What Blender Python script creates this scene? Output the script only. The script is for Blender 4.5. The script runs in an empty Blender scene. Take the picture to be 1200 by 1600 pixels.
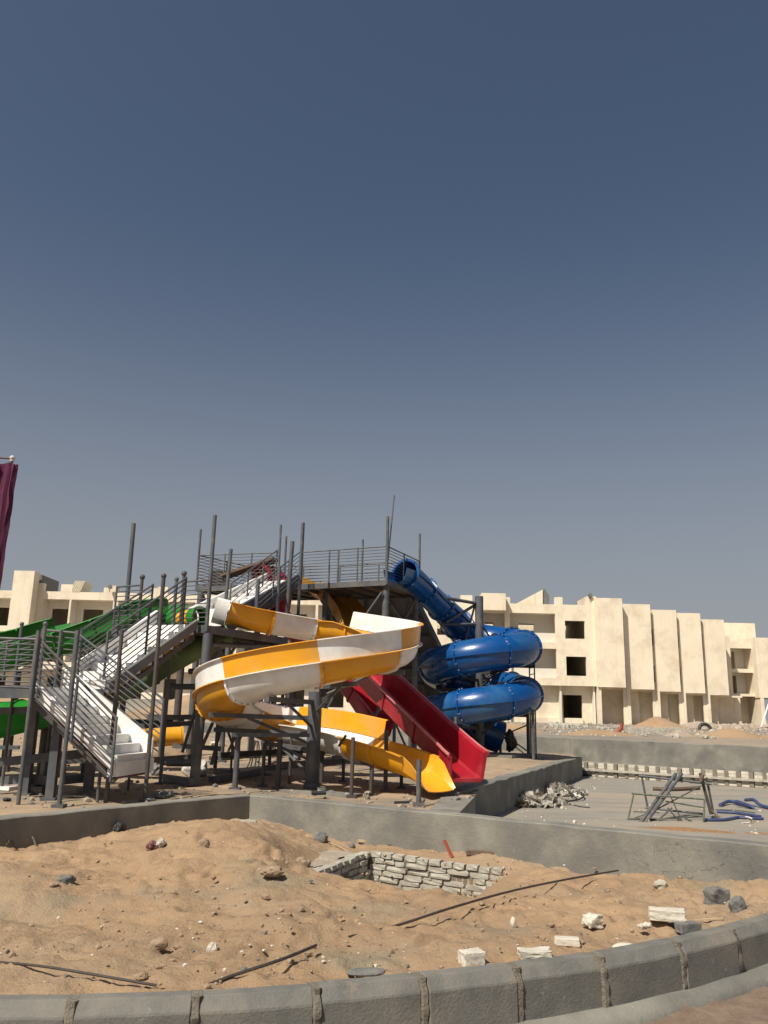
import bpy, bmesh, math, random
from mathutils import Vector as V, Matrix, noise
random.seed(7)
PI = math.pi
C = bpy.context.scene.collection
sc = bpy.context.scene

# ------------------------------------------------------------------ camera
F, HOR, ROLL, EYE = 1290.0, 1112.0, .022, 1.7
pitch = math.atan((HOR-800)/F)
r0 = V((1,0,0)); fw = V((0,math.cos(pitch),math.sin(pitch))); u0 = V((0,-math.sin(pitch),math.cos(pitch)))
rt = r0*math.cos(ROLL)+u0*math.sin(ROLL); up = -r0*math.sin(ROLL)+u0*math.cos(ROLL)
cam = bpy.data.cameras.new('camera'); co = bpy.data.objects.new('camera', cam); C.objects.link(co)
cam.sensor_fit = 'VERTICAL'; cam.sensor_height = 36; cam.lens = F/1600*36; cam.clip_end = 3000; cam.clip_start = .05
m = Matrix((rt, up, -fw)).transposed().to_4x4(); m.translation = V((0,0,EYE)); co.matrix_world = m
sc.camera = co
def ray(x, y): return fw*F+rt*(x-600)+up*(800-y)
def P(x, y, Y):
    d = ray(x, y); return V((0,0,EYE))+d*(Y/d.y)
def G(x, y, z):
    d = ray(x, y); return V((0,0,EYE))+d*((z-EYE)/d.z)

# ------------------------------------------------------------------ world, sun
SUN_EL = math.radians(52); SUN_AZ = math.atan2(-.62, -.785)       # direction towards the sun, from +Y towards +X
w = bpy.data.worlds.new('World'); sc.world = w; w.use_nodes = True
nt = w.node_tree; bg = nt.nodes['Background']
sky = nt.nodes.new('ShaderNodeTexSky'); sky.sky_type = 'NISHITA'; sky.sun_disc = False
sky.sun_elevation = SUN_EL; sky.sun_rotation = SUN_AZ % (2*PI); sky.air_density = 1.0; sky.dust_density = 2.5; sky.ozone_density = 1.2
tcw = nt.nodes.new('ShaderNodeTexCoord'); sxw = nt.nodes.new('ShaderNodeSeparateXYZ'); nt.links.new(tcw.outputs['Generated'], sxw.inputs[0])
mrw = nt.nodes.new('ShaderNodeMapRange'); mrw.interpolation_type = 'SMOOTHERSTEP'; mrw.inputs[1].default_value = -.12; mrw.inputs[2].default_value = .62; mrw.inputs[3].default_value = .88; mrw.inputs[4].default_value = 0
nt.links.new(sxw.outputs[2], mrw.inputs[0])
mxw = nt.nodes.new('ShaderNodeMix'); mxw.data_type = 'RGBA'; mxw.inputs[7].default_value = (5.2,5.3,5.6,1)      # dusty desert haze thickening evenly towards the horizon
nt.links.new(mrw.outputs[0], mxw.inputs[0]); nt.links.new(sky.outputs[0], mxw.inputs[6]); nt.links.new(mxw.outputs[2], bg.inputs[0]); bg.inputs[1].default_value = .05
sl = bpy.data.lights.new('sun', 'SUN'); sl.energy = 4.2; sl.angle = math.radians(.53); sl.color = (1,.93,.82)
so = bpy.data.objects.new('sun', sl); C.objects.link(so)
sd = V((math.sin(SUN_AZ)*math.cos(SUN_EL), math.cos(SUN_AZ)*math.cos(SUN_EL), math.sin(SUN_EL)))
so.rotation_euler = sd.to_track_quat('Z','Y').to_euler(); so.location = sd*40
sc.view_settings.view_transform = 'Standard'; sc.view_settings.look = 'None'
sc.view_settings.exposure = .42; sc.view_settings.gamma = 1

# ------------------------------------------------------------------ materials
def mat(name, c1, c2=None, scale=6, rough=.8, bump=.2, bscale=None, metal=0, c3=None, s3=.6, coat=0, dist=.02, stretch=None, spec=None):
    m = bpy.data.materials.new(name); m.use_nodes = True; t = m.node_tree; b = t.nodes['Principled BSDF']
    b.inputs['Roughness'].default_value = rough; b.inputs['Metallic'].default_value = metal
    b.inputs['Coat Weight'].default_value = coat
    if spec is not None: b.inputs['Specular IOR Level'].default_value = spec
    c2 = c2 or tuple(x*.75 for x in c1)
    tc = t.nodes.new('ShaderNodeTexCoord'); geo = t.nodes.new('ShaderNodeNewGeometry')
    src = geo.outputs['Position']
    if stretch:
        mp = t.nodes.new('ShaderNodeMapping'); mp.inputs['Scale'].default_value = stretch
        t.links.new(src, mp.inputs[0]); src = mp.outputs[0]
    def nz(s, d=6, r=.6):
        n = t.nodes.new('ShaderNodeTexNoise'); n.inputs['Scale'].default_value = s; n.inputs['Detail'].default_value = d; n.inputs['Roughness'].default_value = r
        t.links.new(src, n.inputs['Vector']); return n.outputs['Fac']
    def ramp(f, a, b_):
        r = t.nodes.new('ShaderNodeMapRange'); r.inputs[1].default_value = a; r.inputs[2].default_value = b_
        t.links.new(f, r.inputs[0]); return r.outputs[0]
    def mix(f, a, b_):
        x = t.nodes.new('ShaderNodeMix'); x.data_type = 'RGBA'; t.links.new(f, x.inputs[0])
        for v, i in ((a, 6), (b_, 7)):
            if isinstance(v, tuple): x.inputs[i].default_value = (*v, 1)
            else: t.links.new(v, x.inputs[i])
        return x.outputs[2]
    col = mix(ramp(nz(scale), .35, .65), c1, c2)
    if c3: col = mix(ramp(nz(s3, 5, .65), .48, .66), col, c3)
    t.links.new(col, b.inputs['Base Color'])
    if bump:
        bp = t.nodes.new('ShaderNodeBump'); bp.inputs['Strength'].default_value = bump; bp.inputs['Distance'].default_value = dist
        t.links.new(nz(bscale or scale*6, 8, .7), bp.inputs['Height']); t.links.new(bp.outputs[0], b.inputs['Normal'])
    m['col'] = 0; m.use_fake_user = False
    mat.last = (t, b, src, nz, ramp, mix, col)
    return m
M = {}
M['sand'] = mat('sand', (.395,.268,.16), (.29,.195,.118), 1.1, .95, .9, 34, c3=(.37,.27,.175), s3=.55, dist=.025, spec=.15)
t, b, src, nz, ramp, mix, col = mat.last      # grey greenish damp patches and pale grains
c = mix(ramp(nz(.9, 3), .56, .72), col, (.26,.22,.15)); c = mix(ramp(nz(95, 3, .8), .64, .72), c, (.55,.44,.32)); c = mix(ramp(nz(60, 4, .8), .66, .74), c, (.15,.10,.065)); t.links.new(c, b.inputs['Base Color'])
M['yard'] = mat('yard_sand', (.40,.30,.20), (.30,.225,.15), 2.2, .95, .8, 30, c3=(.22,.19,.155), s3=.5, spec=.15)
M['slab'] = mat('slab_concrete', (.27,.245,.205), (.215,.20,.17), 1.2, .9, .35, 30, c3=(.33,.27,.20), s3=.35, stretch=(.6,1.6,1))
M['far'] = mat('far_ground', (.27,.235,.19), (.19,.17,.145), 1.6, .95, .9, 9, c3=(.34,.27,.19), s3=.12, dist=.06)
M['street'] = mat('street_sand', (.25,.18,.125), (.17,.12,.085), 8, .95, .9, 40)
M['wallc'] = mat('wall_concrete', (.25,.238,.198), (.18,.173,.148), 2.2, .85, .5, 25, c3=(.125,.124,.115), s3=.9)
t, b, src, nz, ramp, mix, col = mat.last
sx = t.nodes.new('ShaderNodeSeparateXYZ'); t.links.new(src, sx.inputs[0])
vo = t.nodes.new('ShaderNodeTexVoronoi'); vo.feature = 'DISTANCE_TO_EDGE'; vo.inputs['Scale'].default_value = 4.2
dn = t.nodes.new('ShaderNodeTexNoise'); dn.inputs['Scale'].default_value = 7; va = t.nodes.new('ShaderNodeVectorMath'); va.operation = 'MULTIPLY_ADD'; va.inputs[1].default_value = (.22,)*3
t.links.new(src, dn.inputs['Vector']); t.links.new(dn.outputs['Color'], va.inputs[0]); t.links.new(src, va.inputs[2]); t.links.new(va.outputs[0], vo.inputs['Vector'])
cr = t.nodes.new('ShaderNodeMapRange'); cr.inputs[1].default_value = .004; cr.inputs[2].default_value = .014; cr.inputs[3].default_value = 1; cr.inputs[4].default_value = 0
t.links.new(vo.outputs['Distance'], cr.inputs[0])
def mul(t, a, b_):
    q = t.nodes.new('ShaderNodeMath'); q.operation = 'MULTIPLY'; t.links.new(a, q.inputs[0]); t.links.new(b_, q.inputs[1]); return q.outputs[0]
hz = ramp(sx.outputs[0], 1.6, 3.0); lo = t.nodes.new('ShaderNodeMapRange'); lo.inputs[1].default_value = .5; lo.inputs[2].default_value = .36; t.links.new(sx.outputs[2], lo.inputs[0])
f_ = mul(t, mul(t, cr.outputs[0], hz), mul(t, lo.outputs[0], ramp(nz(2.2, 3), .42, .52)))
bt = t.nodes.new('ShaderNodeTexBrick'); bt.inputs['Color1'].default_value = (.30,)*3+(1,); bt.inputs['Color2'].default_value = (.62,)*3+(1,); bt.inputs['Mortar'].default_value = (.5,)*3+(1,); bt.inputs['Scale'].default_value = 1.0; bt.inputs['Brick Width'].default_value = .8; bt.inputs['Row Height'].default_value = .22; bt.inputs['Mortar Size'].default_value = .012
cb_ = t.nodes.new('ShaderNodeCombineXYZ'); t.links.new(sx.outputs[0], cb_.inputs[0]); t.links.new(sx.outputs[2], cb_.inputs[1]); t.links.new(cb_.outputs[0], bt.inputs['Vector'])
bf_ = ramp(bt.outputs['Color'], .9, .1); bw = mul(t, bf_, ramp(nz(1.3, 4), .45, .62)); col = mix(bw, col, (.13,.125,.11))
c = mix(ramp(nz(14, 8, .8), .6, .8), col, (.34,.33,.30)); c = mix(f_, c, (.08,.075,.065)); t.links.new(c, b.inputs['Base Color'])
M['kerb'] = mat('kerb_concrete', (.165,.16,.142), (.125,.122,.11), 5, .85, .8, 60, c3=(.21,.19,.155), s3=1.6, dist=.008)
t, b, src, nz, ramp, mix, col = mat.last
c = mix(ramp(nz(11, 6, .75), .62, .74), col, (.30,.28,.24)); c = mix(ramp(nz(4, 8, .8), .60, .72), c, (.24,.20,.15)); t.links.new(c, b.inputs['Base Color'])
M['mortar'] = mat('mortar', (.26,.23,.18), (.19,.165,.13), 14, .95, 1, 45, dist=.03)
M['brick'] = mat('pale_brick', (.46,.43,.36), (.36,.34,.28), 9, .9, .7, 50, c3=(.30,.27,.22), s3=5, dist=.012)
M['stone'] = mat('white_stone', (.62,.58,.48), (.5,.46,.38), 9, .9, .8, 40, dist=.015)
M['greystone'] = mat('grey_chunk', (.19,.185,.17), (.12,.12,.115), 12, .9, .8, 40, dist=.015)
M['tanstone'] = mat('tan_stone', (.36,.26,.17), (.26,.18,.12), 12, .9, .8, 40, dist=.015)
M['plaster'] = mat('cream_plaster', (.80,.71,.55), (.75,.655,.50), .8, .92, .4, 5, c3=(.62,.52,.385), s3=.5)
t, b, src, nz, ramp, mix, col = mat.last
mp = t.nodes.new('ShaderNodeMapping'); mp.inputs['Scale'].default_value = (3.5,3.5,.22); t.links.new(src, mp.inputs[0])
n_ = t.nodes.new('ShaderNodeTexNoise'); n_.inputs['Scale'].default_value = 1.0; n_.inputs['Detail'].default_value = 6; t.links.new(mp.outputs[0], n_.inputs['Vector'])
c = mix(ramp(n_.outputs['Fac'], .56, .78), col, (.62,.54,.42)); c = mix(ramp(nz(2.6, 7, .8), .60, .70), c, (.84,.75,.58)); c = mix(ramp(nz(1.1, 8, .85), .66, .72), c, (.52,.45,.35)); t.links.new(c, b.inputs['Base Color'])
M['plaster2'] = mat('white_plaster', (.72,.67,.58), (.66,.61,.52), .8, .92, .2, 5)
M['plaster3'] = mat('tan_plaster', (.56,.43,.29), (.50,.39,.265), .8, .92, .2, 5)
M['steel'] = mat('grey_painted_steel', (.088,.094,.106), (.066,.071,.08), 5, .55, .15, 40, c3=(.14,.125,.11), s3=3)
M['dark'] = mat('dark_steel', (.055,.052,.052), (.08,.065,.055), 6, .55, .15, 40)
M['wood'] = mat('deck_boards', (.22,.15,.10), (.14,.10,.07), 5, .8, .4, 30, stretch=(1,6,1))
M['maroon'] = mat('red_primer_steel', (.16,.05,.05), (.11,.04,.04), 8, .6, .2, 40)
M['white'] = mat('white_fibreglass', (.84,.83,.81), (.78,.765,.735), 3, .35, .06, 12, c3=(.66,.63,.57), s3=1.4)
M['yellow'] = mat('yellow_fibreglass', (.78,.36,.012), (.70,.31,.012), 2, .38, .08, 10, coat=.15, c3=(.66,.34,.07), s3=1.3)
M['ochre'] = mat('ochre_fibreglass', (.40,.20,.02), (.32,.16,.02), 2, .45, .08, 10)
M['blue'] = mat('blue_gelcoat', (.002,.068,.25), (.002,.052,.20), 2, .27, .06, 8, coat=.3, c3=(.022,.10,.24), s3=1.2)
M['red'] = mat('red_fibreglass', (.36,.010,.022), (.28,.008,.018), 2, .42, .08, 10, coat=.1, c3=(.36,.045,.055), s3=1.4)
M['redrim'] = mat('pale_red_rim', (.62,.22,.22), (.5,.14,.14), 4, .5, .05, 10)
M['green'] = mat('green_fibreglass', (.012,.20,.014), (.01,.15,.012), 3, .35, .08, 8)
M['olive'] = mat('matt_green_underside', (.12,.19,.075), (.09,.15,.06), 3, .7, .12, 10)
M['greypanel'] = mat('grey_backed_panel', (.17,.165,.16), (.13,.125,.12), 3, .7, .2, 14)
M['tin'] = mat('pale_profiled_sheet', (.62,.56,.40), (.5,.45,.33), 3, .6, .2, 10)
M['cloth'] = mat('purple_cloth', (.11,.012,.05), (.075,.008,.035), 3, .85, .5, 60)
M['rod'] = mat('dark_rod', (.035,.03,.028), (.06,.045,.035), 20, .7, .3, 60)
M['rust'] = mat('rust', (.36,.07,.03), (.26,.06,.03), 20, .8, .4, 60)
M['plank'] = mat('raw_timber', (.50,.38,.23), (.36,.26,.15), 12, .85, .4, 60)
M['oldwood'] = mat('old_timber', (.16,.11,.075), (.10,.07,.05), 12, .9, .5, 60)
M['film'] = mat('plastic_film', (.86,.84,.79), (.72,.68,.60), 9, .35, .9, 26, c3=(.46,.36,.24), s3=4, dist=.05)
M['hose'] = mat('blue_hose', (.05,.07,.17), (.035,.05,.12), 6, .5, .4, 50)
M['gravel'] = mat('orange_gravel', (.40,.23,.11), (.26,.14,.07), 30, .95, 1, 70, dist=.03)
M['gframe'] = mat('flaked_green_paint', (.12,.17,.10), (.07,.06,.05), 18, .7, .3, 60)
M['bag'] = mat('white_sack', (.6,.58,.53), (.48,.46,.42), 6, .7, .6, 30)
M['rubble'] = mat('rubble', (.42,.35,.27), (.28,.22,.17), 3, .95, .8, 20, dist=.03)
M['rubber'] = mat('black_plastic', (.02,.02,.022), (.03,.03,.03), 8, .6, .2, 40)

# ------------------------------------------------------------------ helpers
OFF = {}
def link(name, me, parent=None):
    o = bpy.data.objects.new(name, me); C.objects.link(o)
    if parent is not None: o.parent = parent
    OFF[o.name] = OFF[parent.name].copy() if parent is not None else V((0,0,0))
    return o
def put(name, bm, m, parent=None, smooth=False, sharp=40):
    off = OFF[parent.name] if parent is not None else V((0,0,0))
    me = bpy.data.meshes.new(name)
    for v in bm.verts: v.co -= off
    bm.normal_update()
    if smooth:
        for f in bm.faces: f.smooth = True
        ca = math.radians(sharp)
        for e in bm.edges:
            if len(e.link_faces) == 2 and e.calc_face_angle(0) > ca: e.smooth = False
    bm.to_mesh(me); bm.free(); me.materials.append(M[m] if isinstance(m, str) else m)
    return link(name, me, parent)
def tag(o, label=None, cat=None, group=None, kind=None):
    if label: o['label'] = label
    if cat: o['category'] = cat
    if group: o['group'] = group
    if kind: o['kind'] = kind
    return o
def thing(name, label, cat, loc, group=None):
    o = bpy.data.objects.new(name, None); C.objects.link(o); o.location = loc; o.empty_display_size = .2
    OFF[o.name] = V(loc); return tag(o, label, cat, group)
def solo(name, bm, m, label, cat, group=None, smooth=False, kind=None):
    """a thing that is one mesh, its origin at its base"""
    xs = [v.co for v in bm.verts]; n = len(xs)
    base = V((sum(v.x for v in xs)/n, sum(v.y for v in xs)/n, min(v.z for v in xs)))
    for v in bm.verts: v.co -= base
    o = put(name, bm, m, None, smooth); o.location = base; OFF[o.name] = base
    return tag(o, label, cat, group, kind)
def frame(d, ref=V((0,0,1))):
    d = d.normalized()
    if abs(d.dot(ref)) > .98: ref = V((1,0,0))
    s = d.cross(ref).normalized(); return s, s.cross(d).normalized(), d
def b_box(bm, c, sx, sy, sz, rot=None):
    mt = Matrix.Translation(c) @ (rot.to_4x4() if rot else Matrix.Identity(4)) @ Matrix.Diagonal((sx,sy,sz,1))
    bmesh.ops.create_cube(bm, size=1, matrix=mt)
def rotz(a): return Matrix.Rotation(a, 3, 'Z')
def b_bar(bm, a, b, w, h):
    s, u, d = frame(b-a); r = Matrix((s, u, d)).transposed()
    b_box(bm, (a+b)/2, w, h, (b-a).length, r)
def b_tube(bm, pts, r, n=8, caps=True):
    rings = []
    s = None
    for i, p in enumerate(pts):
        d = (pts[min(i+1,len(pts)-1)]-pts[max(i-1,0)]).normalized()
        if s is None: s, u, _ = frame(d)
        else:
            s = (s-d*s.dot(d)).normalized()
        u = s.cross(d)
        rr = r[i] if isinstance(r, (list, tuple)) else r
        rings.append([bm.verts.new(p+(s*math.cos(a)+u*math.sin(a))*rr) for a in (2*PI*k/n for k in range(n))])
    for A, B in zip(rings, rings[1:]):
        for k in range(n): bm.faces.new((A[k], A[(k+1)%n], B[(k+1)%n], B[k]))
    if caps: bm.faces.new(rings[0][::-1]); bm.faces.new(rings[-1])
    bmesh.ops.recalc_face_normals(bm, faces=bm.faces)
def b_prism(bm, poly, z0, z1):
    lo = [bm.verts.new((p[0],p[1],z0 if not callable(z0) else z0(p))) for p in poly]; hi = [bm.verts.new((p[0],p[1],z1)) for p in poly]
    n = len(poly); bm.faces.new(lo[::-1]); bm.faces.new(hi)
    for i in range(n): bm.faces.new((lo[i], lo[(i+1)%n], hi[(i+1)%n], hi[i]))
    bmesh.ops.recalc_face_normals(bm, faces=bm.faces)
UNIT = {}
def unit(kind, m):
    k = (kind, m)
    if k not in UNIT:
        bm = bmesh.new()
        if kind == 'cyl': bmesh.ops.create_cone(bm, cap_ends=True, segments=10, radius1=1, radius2=1, depth=1)
        elif kind == 'ball': bmesh.ops.create_uvsphere(bm, u_segments=12, v_segments=8, radius=1)
        else: bmesh.ops.create_cube(bm, size=1)
        if kind in ('cyl','ball'):
            for f in bm.faces: f.smooth = len(f.verts) == 4 or kind == 'ball'
        me = bpy.data.meshes.new(kind+'_'+m); bm.to_mesh(me); bm.free(); me.materials.append(M[m]); UNIT[k] = me
    return UNIT[k]
def bar(name, a, b, r, m, parent, sq=None):
    """round bar (radius r) or rectangular bar (sq = width, height) from a to b, one object"""
    o = link(name, unit('box' if sq else 'cyl', m), parent)
    s, u, d = frame(b-a)
    q = Matrix((s, u, d)).transposed().to_quaternion(); o.rotation_mode = 'QUATERNION'; o.rotation_quaternion = q
    o.location = (a+b)/2-OFF[parent.name]; w, h = sq or (r, r); o.scale = (w, h, (b-a).length)
    return o
def ball(name, c, r, m, parent):
    o = link(name, unit('ball', m), parent); o.location = c-OFF[parent.name]; o.scale = (r,r,r); return o
ZY = .45
def ztop(base, py):
    """height on the vertical line over base at which it is seen at image row py"""
    lo, hi = base.z-2, base.z+12
    for _ in range(40):
        mid = (lo+hi)/2; q = V((base.x, base.y, mid))-V((0,0,EYE)); y = 800-F*q.dot(up)/q.dot(fw)
        if y > py: lo = mid
        else: hi = mid
    return (lo+hi)/2
def post(parent, px, py, ty, r=.03, m='steel', name='post', z=ZY, cap=False, sq=False, y1=None):
    a = G(px, py, z); a2 = a.copy()
    b = V((a.x, a.y, ztop(a, ty)))
    if y1: a2.z = ztop(a, y1)
    a2.z -= .03 if not y1 else 0
    bar(name, a2, b, r, m, parent, sq=(r*2, r*2) if sq else None)
    if z == ZY and r >= .03 and not y1: bar('base_plate', V((a.x,a.y,ZY-.02)), V((a.x,a.y,ZY+.035)), 0, 'steel' if m == 'steel' else 'dark', parent, sq=(r*2+.09,r*2+.09))
    if cap: ball('ball_cap', b, r*1.35, m, parent)
    return a, b
def railing(parent, a, b, h, n=9, posts=2, r=.0095, rp=.02, m='steel', skew=None, ends=True):
    """handrail from a to b (upper edge) with n bars below it and posts"""
    bm = bmesh.new(); b_tube(bm, [a, b], .018, 8); rail = put('railing', bm, m, parent, True)
    for k in range(1, n+1):
        d = V((0,0,-h*k/(n+.6))); bar('rail_bar', a+d, b+d, r, m, rail)
    for k in range(posts):
        t = k/(posts-1) if ends else (k+1)/(posts+1)
        p = a.lerp(b, t); bar('rail_post', p+V((0,0,-h)), p+V((0,0,.02)), rp, m, rail)
    return rail

def spline(pts, step=.12):
    out = []
    n = len(pts)
    for i in range(n-1):
        p0, p1, p2, p3 = pts[max(i-1,0)], pts[i], pts[i+1], pts[min(i+2,n-1)]
        k = max(2, int((p2-p1).length/step))
        for j in range(k):
            t = j/k
            out.append(.5*((2*p1)+(p2-p0)*t+(2*p0-5*p1+4*p2-p3)*t*t+(3*p1-p0-3*p2+p3)*t**3))
    out.append(pts[-1]); return out
def offset_profile(pr, th):
    n = len(pr); out = []
    for i in range(n):
        a = pr[max(i-1,0)]; b = pr[min(i+1,n-1)]; dx, dy = b[0]-a[0], b[1]-a[1]; l = math.hypot(dx,dy) or 1
        out.append((pr[i][0]-dy/l*th, pr[i][1]+dx/l*th))
    return pr+out[::-1]
def frames(path):
    fr = []
    for i, p in enumerate(path):
        t = (path[min(i+1,len(path)-1)]-path[max(i-1,0)]).normalized()
        s = V((0,0,1)).cross(V((t.x,t.y,0)).normalized())          # left of travel
        fr.append((p, s, s.cross(t)*-1 if s.cross(t).z < 0 else s.cross(t)))
    return fr
def b_sweep(bm, fr, prof):
    rings = [[bm.verts.new(p+s*u+n*v) for u, v in prof] for p, s, n in fr]
    k = len(prof)
    for A, B in zip(rings, rings[1:]):
        for j in range(k): bm.faces.new((A[j], A[(j+1)%k], B[(j+1)%k], B[j]))
    bm.faces.new(rings[0][::-1]); bm.faces.new(rings[-1]); bmesh.ops.recalc_face_normals(bm, faces=bm.faces)
def wall_holes(bm, X, Z, holes, o, ex, ey, t):
    """slab X[0]..X[1] x Z[0]..Z[1] with rectangular holes; o origin, ex along, ey inward, t thickness"""
    xs = sorted({X[0], X[1], *[min(max(v,X[0]),X[1]) for h in holes for v in h[:2]]}); zs = sorted({Z[0], Z[1], *[min(max(v,Z[0]),Z[1]) for h in holes for v in h[2:]]})
    def solid(i, j):
        if i < 0 or j < 0 or i >= len(xs)-1 or j >= len(zs)-1: return False
        cx, cz = (xs[i]+xs[i+1])/2, (zs[j]+zs[j+1])/2
        return not any(h[0] < cx < h[1] and h[2] < cz < h[3] for h in holes)
    def pt(x, d, z): return bm.verts.new(o+ex*x+ey*d+V((0,0,z)))
    def q(*a): bm.faces.new([pt(*v) for v in a])
    for i in range(len(xs)-1):
        for j in range(len(zs)-1):
            if not solid(i, j): continue
            a, b_, c_, d_ = xs[i], xs[i+1], zs[j], zs[j+1]
            q((a,0,c_),(b_,0,c_),(b_,0,d_),(a,0,d_)); q((a,t,c_),(a,t,d_),(b_,t,d_),(b_,t,c_))
            if not solid(i-1,j): q((a,0,c_),(a,0,d_),(a,t,d_),(a,t,c_))
            if not solid(i+1,j): q((b_,0,c_),(b_,t,c_),(b_,t,d_),(b_,0,d_))
            if not solid(i,j-1): q((a,0,c_),(a,t,c_),(b_,t,c_),(b_,0,c_))
            if not solid(i,j+1): q((a,0,d_),(b_,0,d_),(b_,t,d_),(a,t,d_))
    bmesh.ops.remove_doubles(bm, verts=bm.verts, dist=.0005)
def fbm(x, y, s, o=4, sd=0): return noise.fractal(V((x*s, y*s, sd)), 1.0, 2.0, o)
def sst(a, b, x):
    t = min(1, max(0, (x-a)/(b-a))); return t*t*(3-2*t)
def b_rock(bm, c, sx, sy, sz, seed=0, sub=2, rough=.25, rot=0, boxy=0):
    b2 = bmesh.new()
    if boxy: bmesh.ops.create_cube(b2, size=1.6); bmesh.ops.subdivide_edges(b2, edges=b2.edges, cuts=3, use_grid_fill=True)
    else: bmesh.ops.create_icosphere(b2, subdivisions=sub, radius=1)
    R = rotz(rot)
    for v in b2.verts:
        k = 1+rough*noise.noise(v.co*1.3+V((seed*7.1,seed*3.3,seed)))+rough*.5*noise.noise(v.co*3.1+V((seed,seed*5,1)))+rough*.3*noise.noise(v.co*7+V((seed,1,seed)))
        q = v.co*k; v.co = R@V((q.x*sx, q.y*sy, q.z*sz))+c
    me = bpy.data.meshes.new('tmp'); b2.to_mesh(me); b2.free(); bm.from_mesh(me); bpy.data.meshes.remove(me)

# ------------------------------------------------------------------ SETTING: walls, ground
WA0, WC, WB1 = V((-5.9,6.75,0)), V((-1.83,12.45,0)), V((6.4,7.0,0))
def linedist(p, a, b):
    d = (b-a).normalized(); return (p.x-a.x)*(-d.y)+(p.y-a.y)*d.x      # positive on the left of a->b
def far_z(x, y):
    return .93+.2*sst(34,64,y)+1.1*sst(2,-13,x)*sst(46,63,y)+.05*fbm(x,y,.35,4)
# far wall polyline
FW = [V((17,18.4,0)), V((6.62,28.8,0)), V((-6.5,41.5,0)), V((-28,62,0))]
def below_far_wall(x, y):
    p = V((x,y,0))
    for a, b in zip(FW, FW[1:]):
        if linedist(p, a, b) <= 0: pass
    # wall is roughly the line x+y = k
    d = max(linedist(p, FW[0], FW[1]), -99)
    return (x+y*1.0) < (35.42 if True else 0)
# ground: one sheet to the horizon
def axis(lo, hi, c0, c1, step, grow=1.25):
    v = []; x = c0
    while x <= c1: v.append(x); x += step
    s = step
    while v[-1] < hi: s *= grow; v.append(v[-1]+s)
    s = step
    while v[0] > lo: s *= grow; v.insert(0, v[0]-s)
    return v
xs = axis(-900, 900, -45, 45, 1.2); ys = axis(-60, 1500, 18, 75, 1.0)
bm = bmesh.new(); grid = []
for y in ys:
    row = []
    for x in xs:
        k = sst(-.8, .6, (x+y)-35.6)
        k = k if y > 15 else 0
        row.append(bm.verts.new((x, y, -.3*(1-k)+far_z(x,y)*k)))
    grid.append(row)
for j in range(len(ys)-1):
    for i in range(len(xs)-1): bm.faces.new((grid[j][i], grid[j][i+1], grid[j+1][i+1], grid[j+1][i]))
tag(put('ground', bm, 'far', None, True), 'rough grey brown open ground stretching behind the far concrete wall', kind='structure')

# kerb curve (upper back edge)
kp = [V((-4.6,4.75,.3)), V((-3.4,4.6,.3)), V((-1.86,4.56,.3)), V((-.93,4.69,.3)), V((-.29,4.87,.3)), V((.42,5.15,.3)), V((1.22,5.5,.3)), V((1.95,5.95,.3)), V((2.95,6.72,.3)), V((3.9,7.6,.3)), V((4.6,8.4,.3))]
kc = spline(kp, .02)
def kerb_dist(x, y):
    best = 1e9; bi = 0
    for i in range(0, len(kc), 8):
        d = (kc[i].x-x)**2+(kc[i].y-y)**2
        if d < best: best = d; bi = i
    a = kc[max(bi-4,0)]; b = kc[min(bi+4,len(kc)-1)]
    return linedist(V((x,y,0)), a, b)
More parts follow.
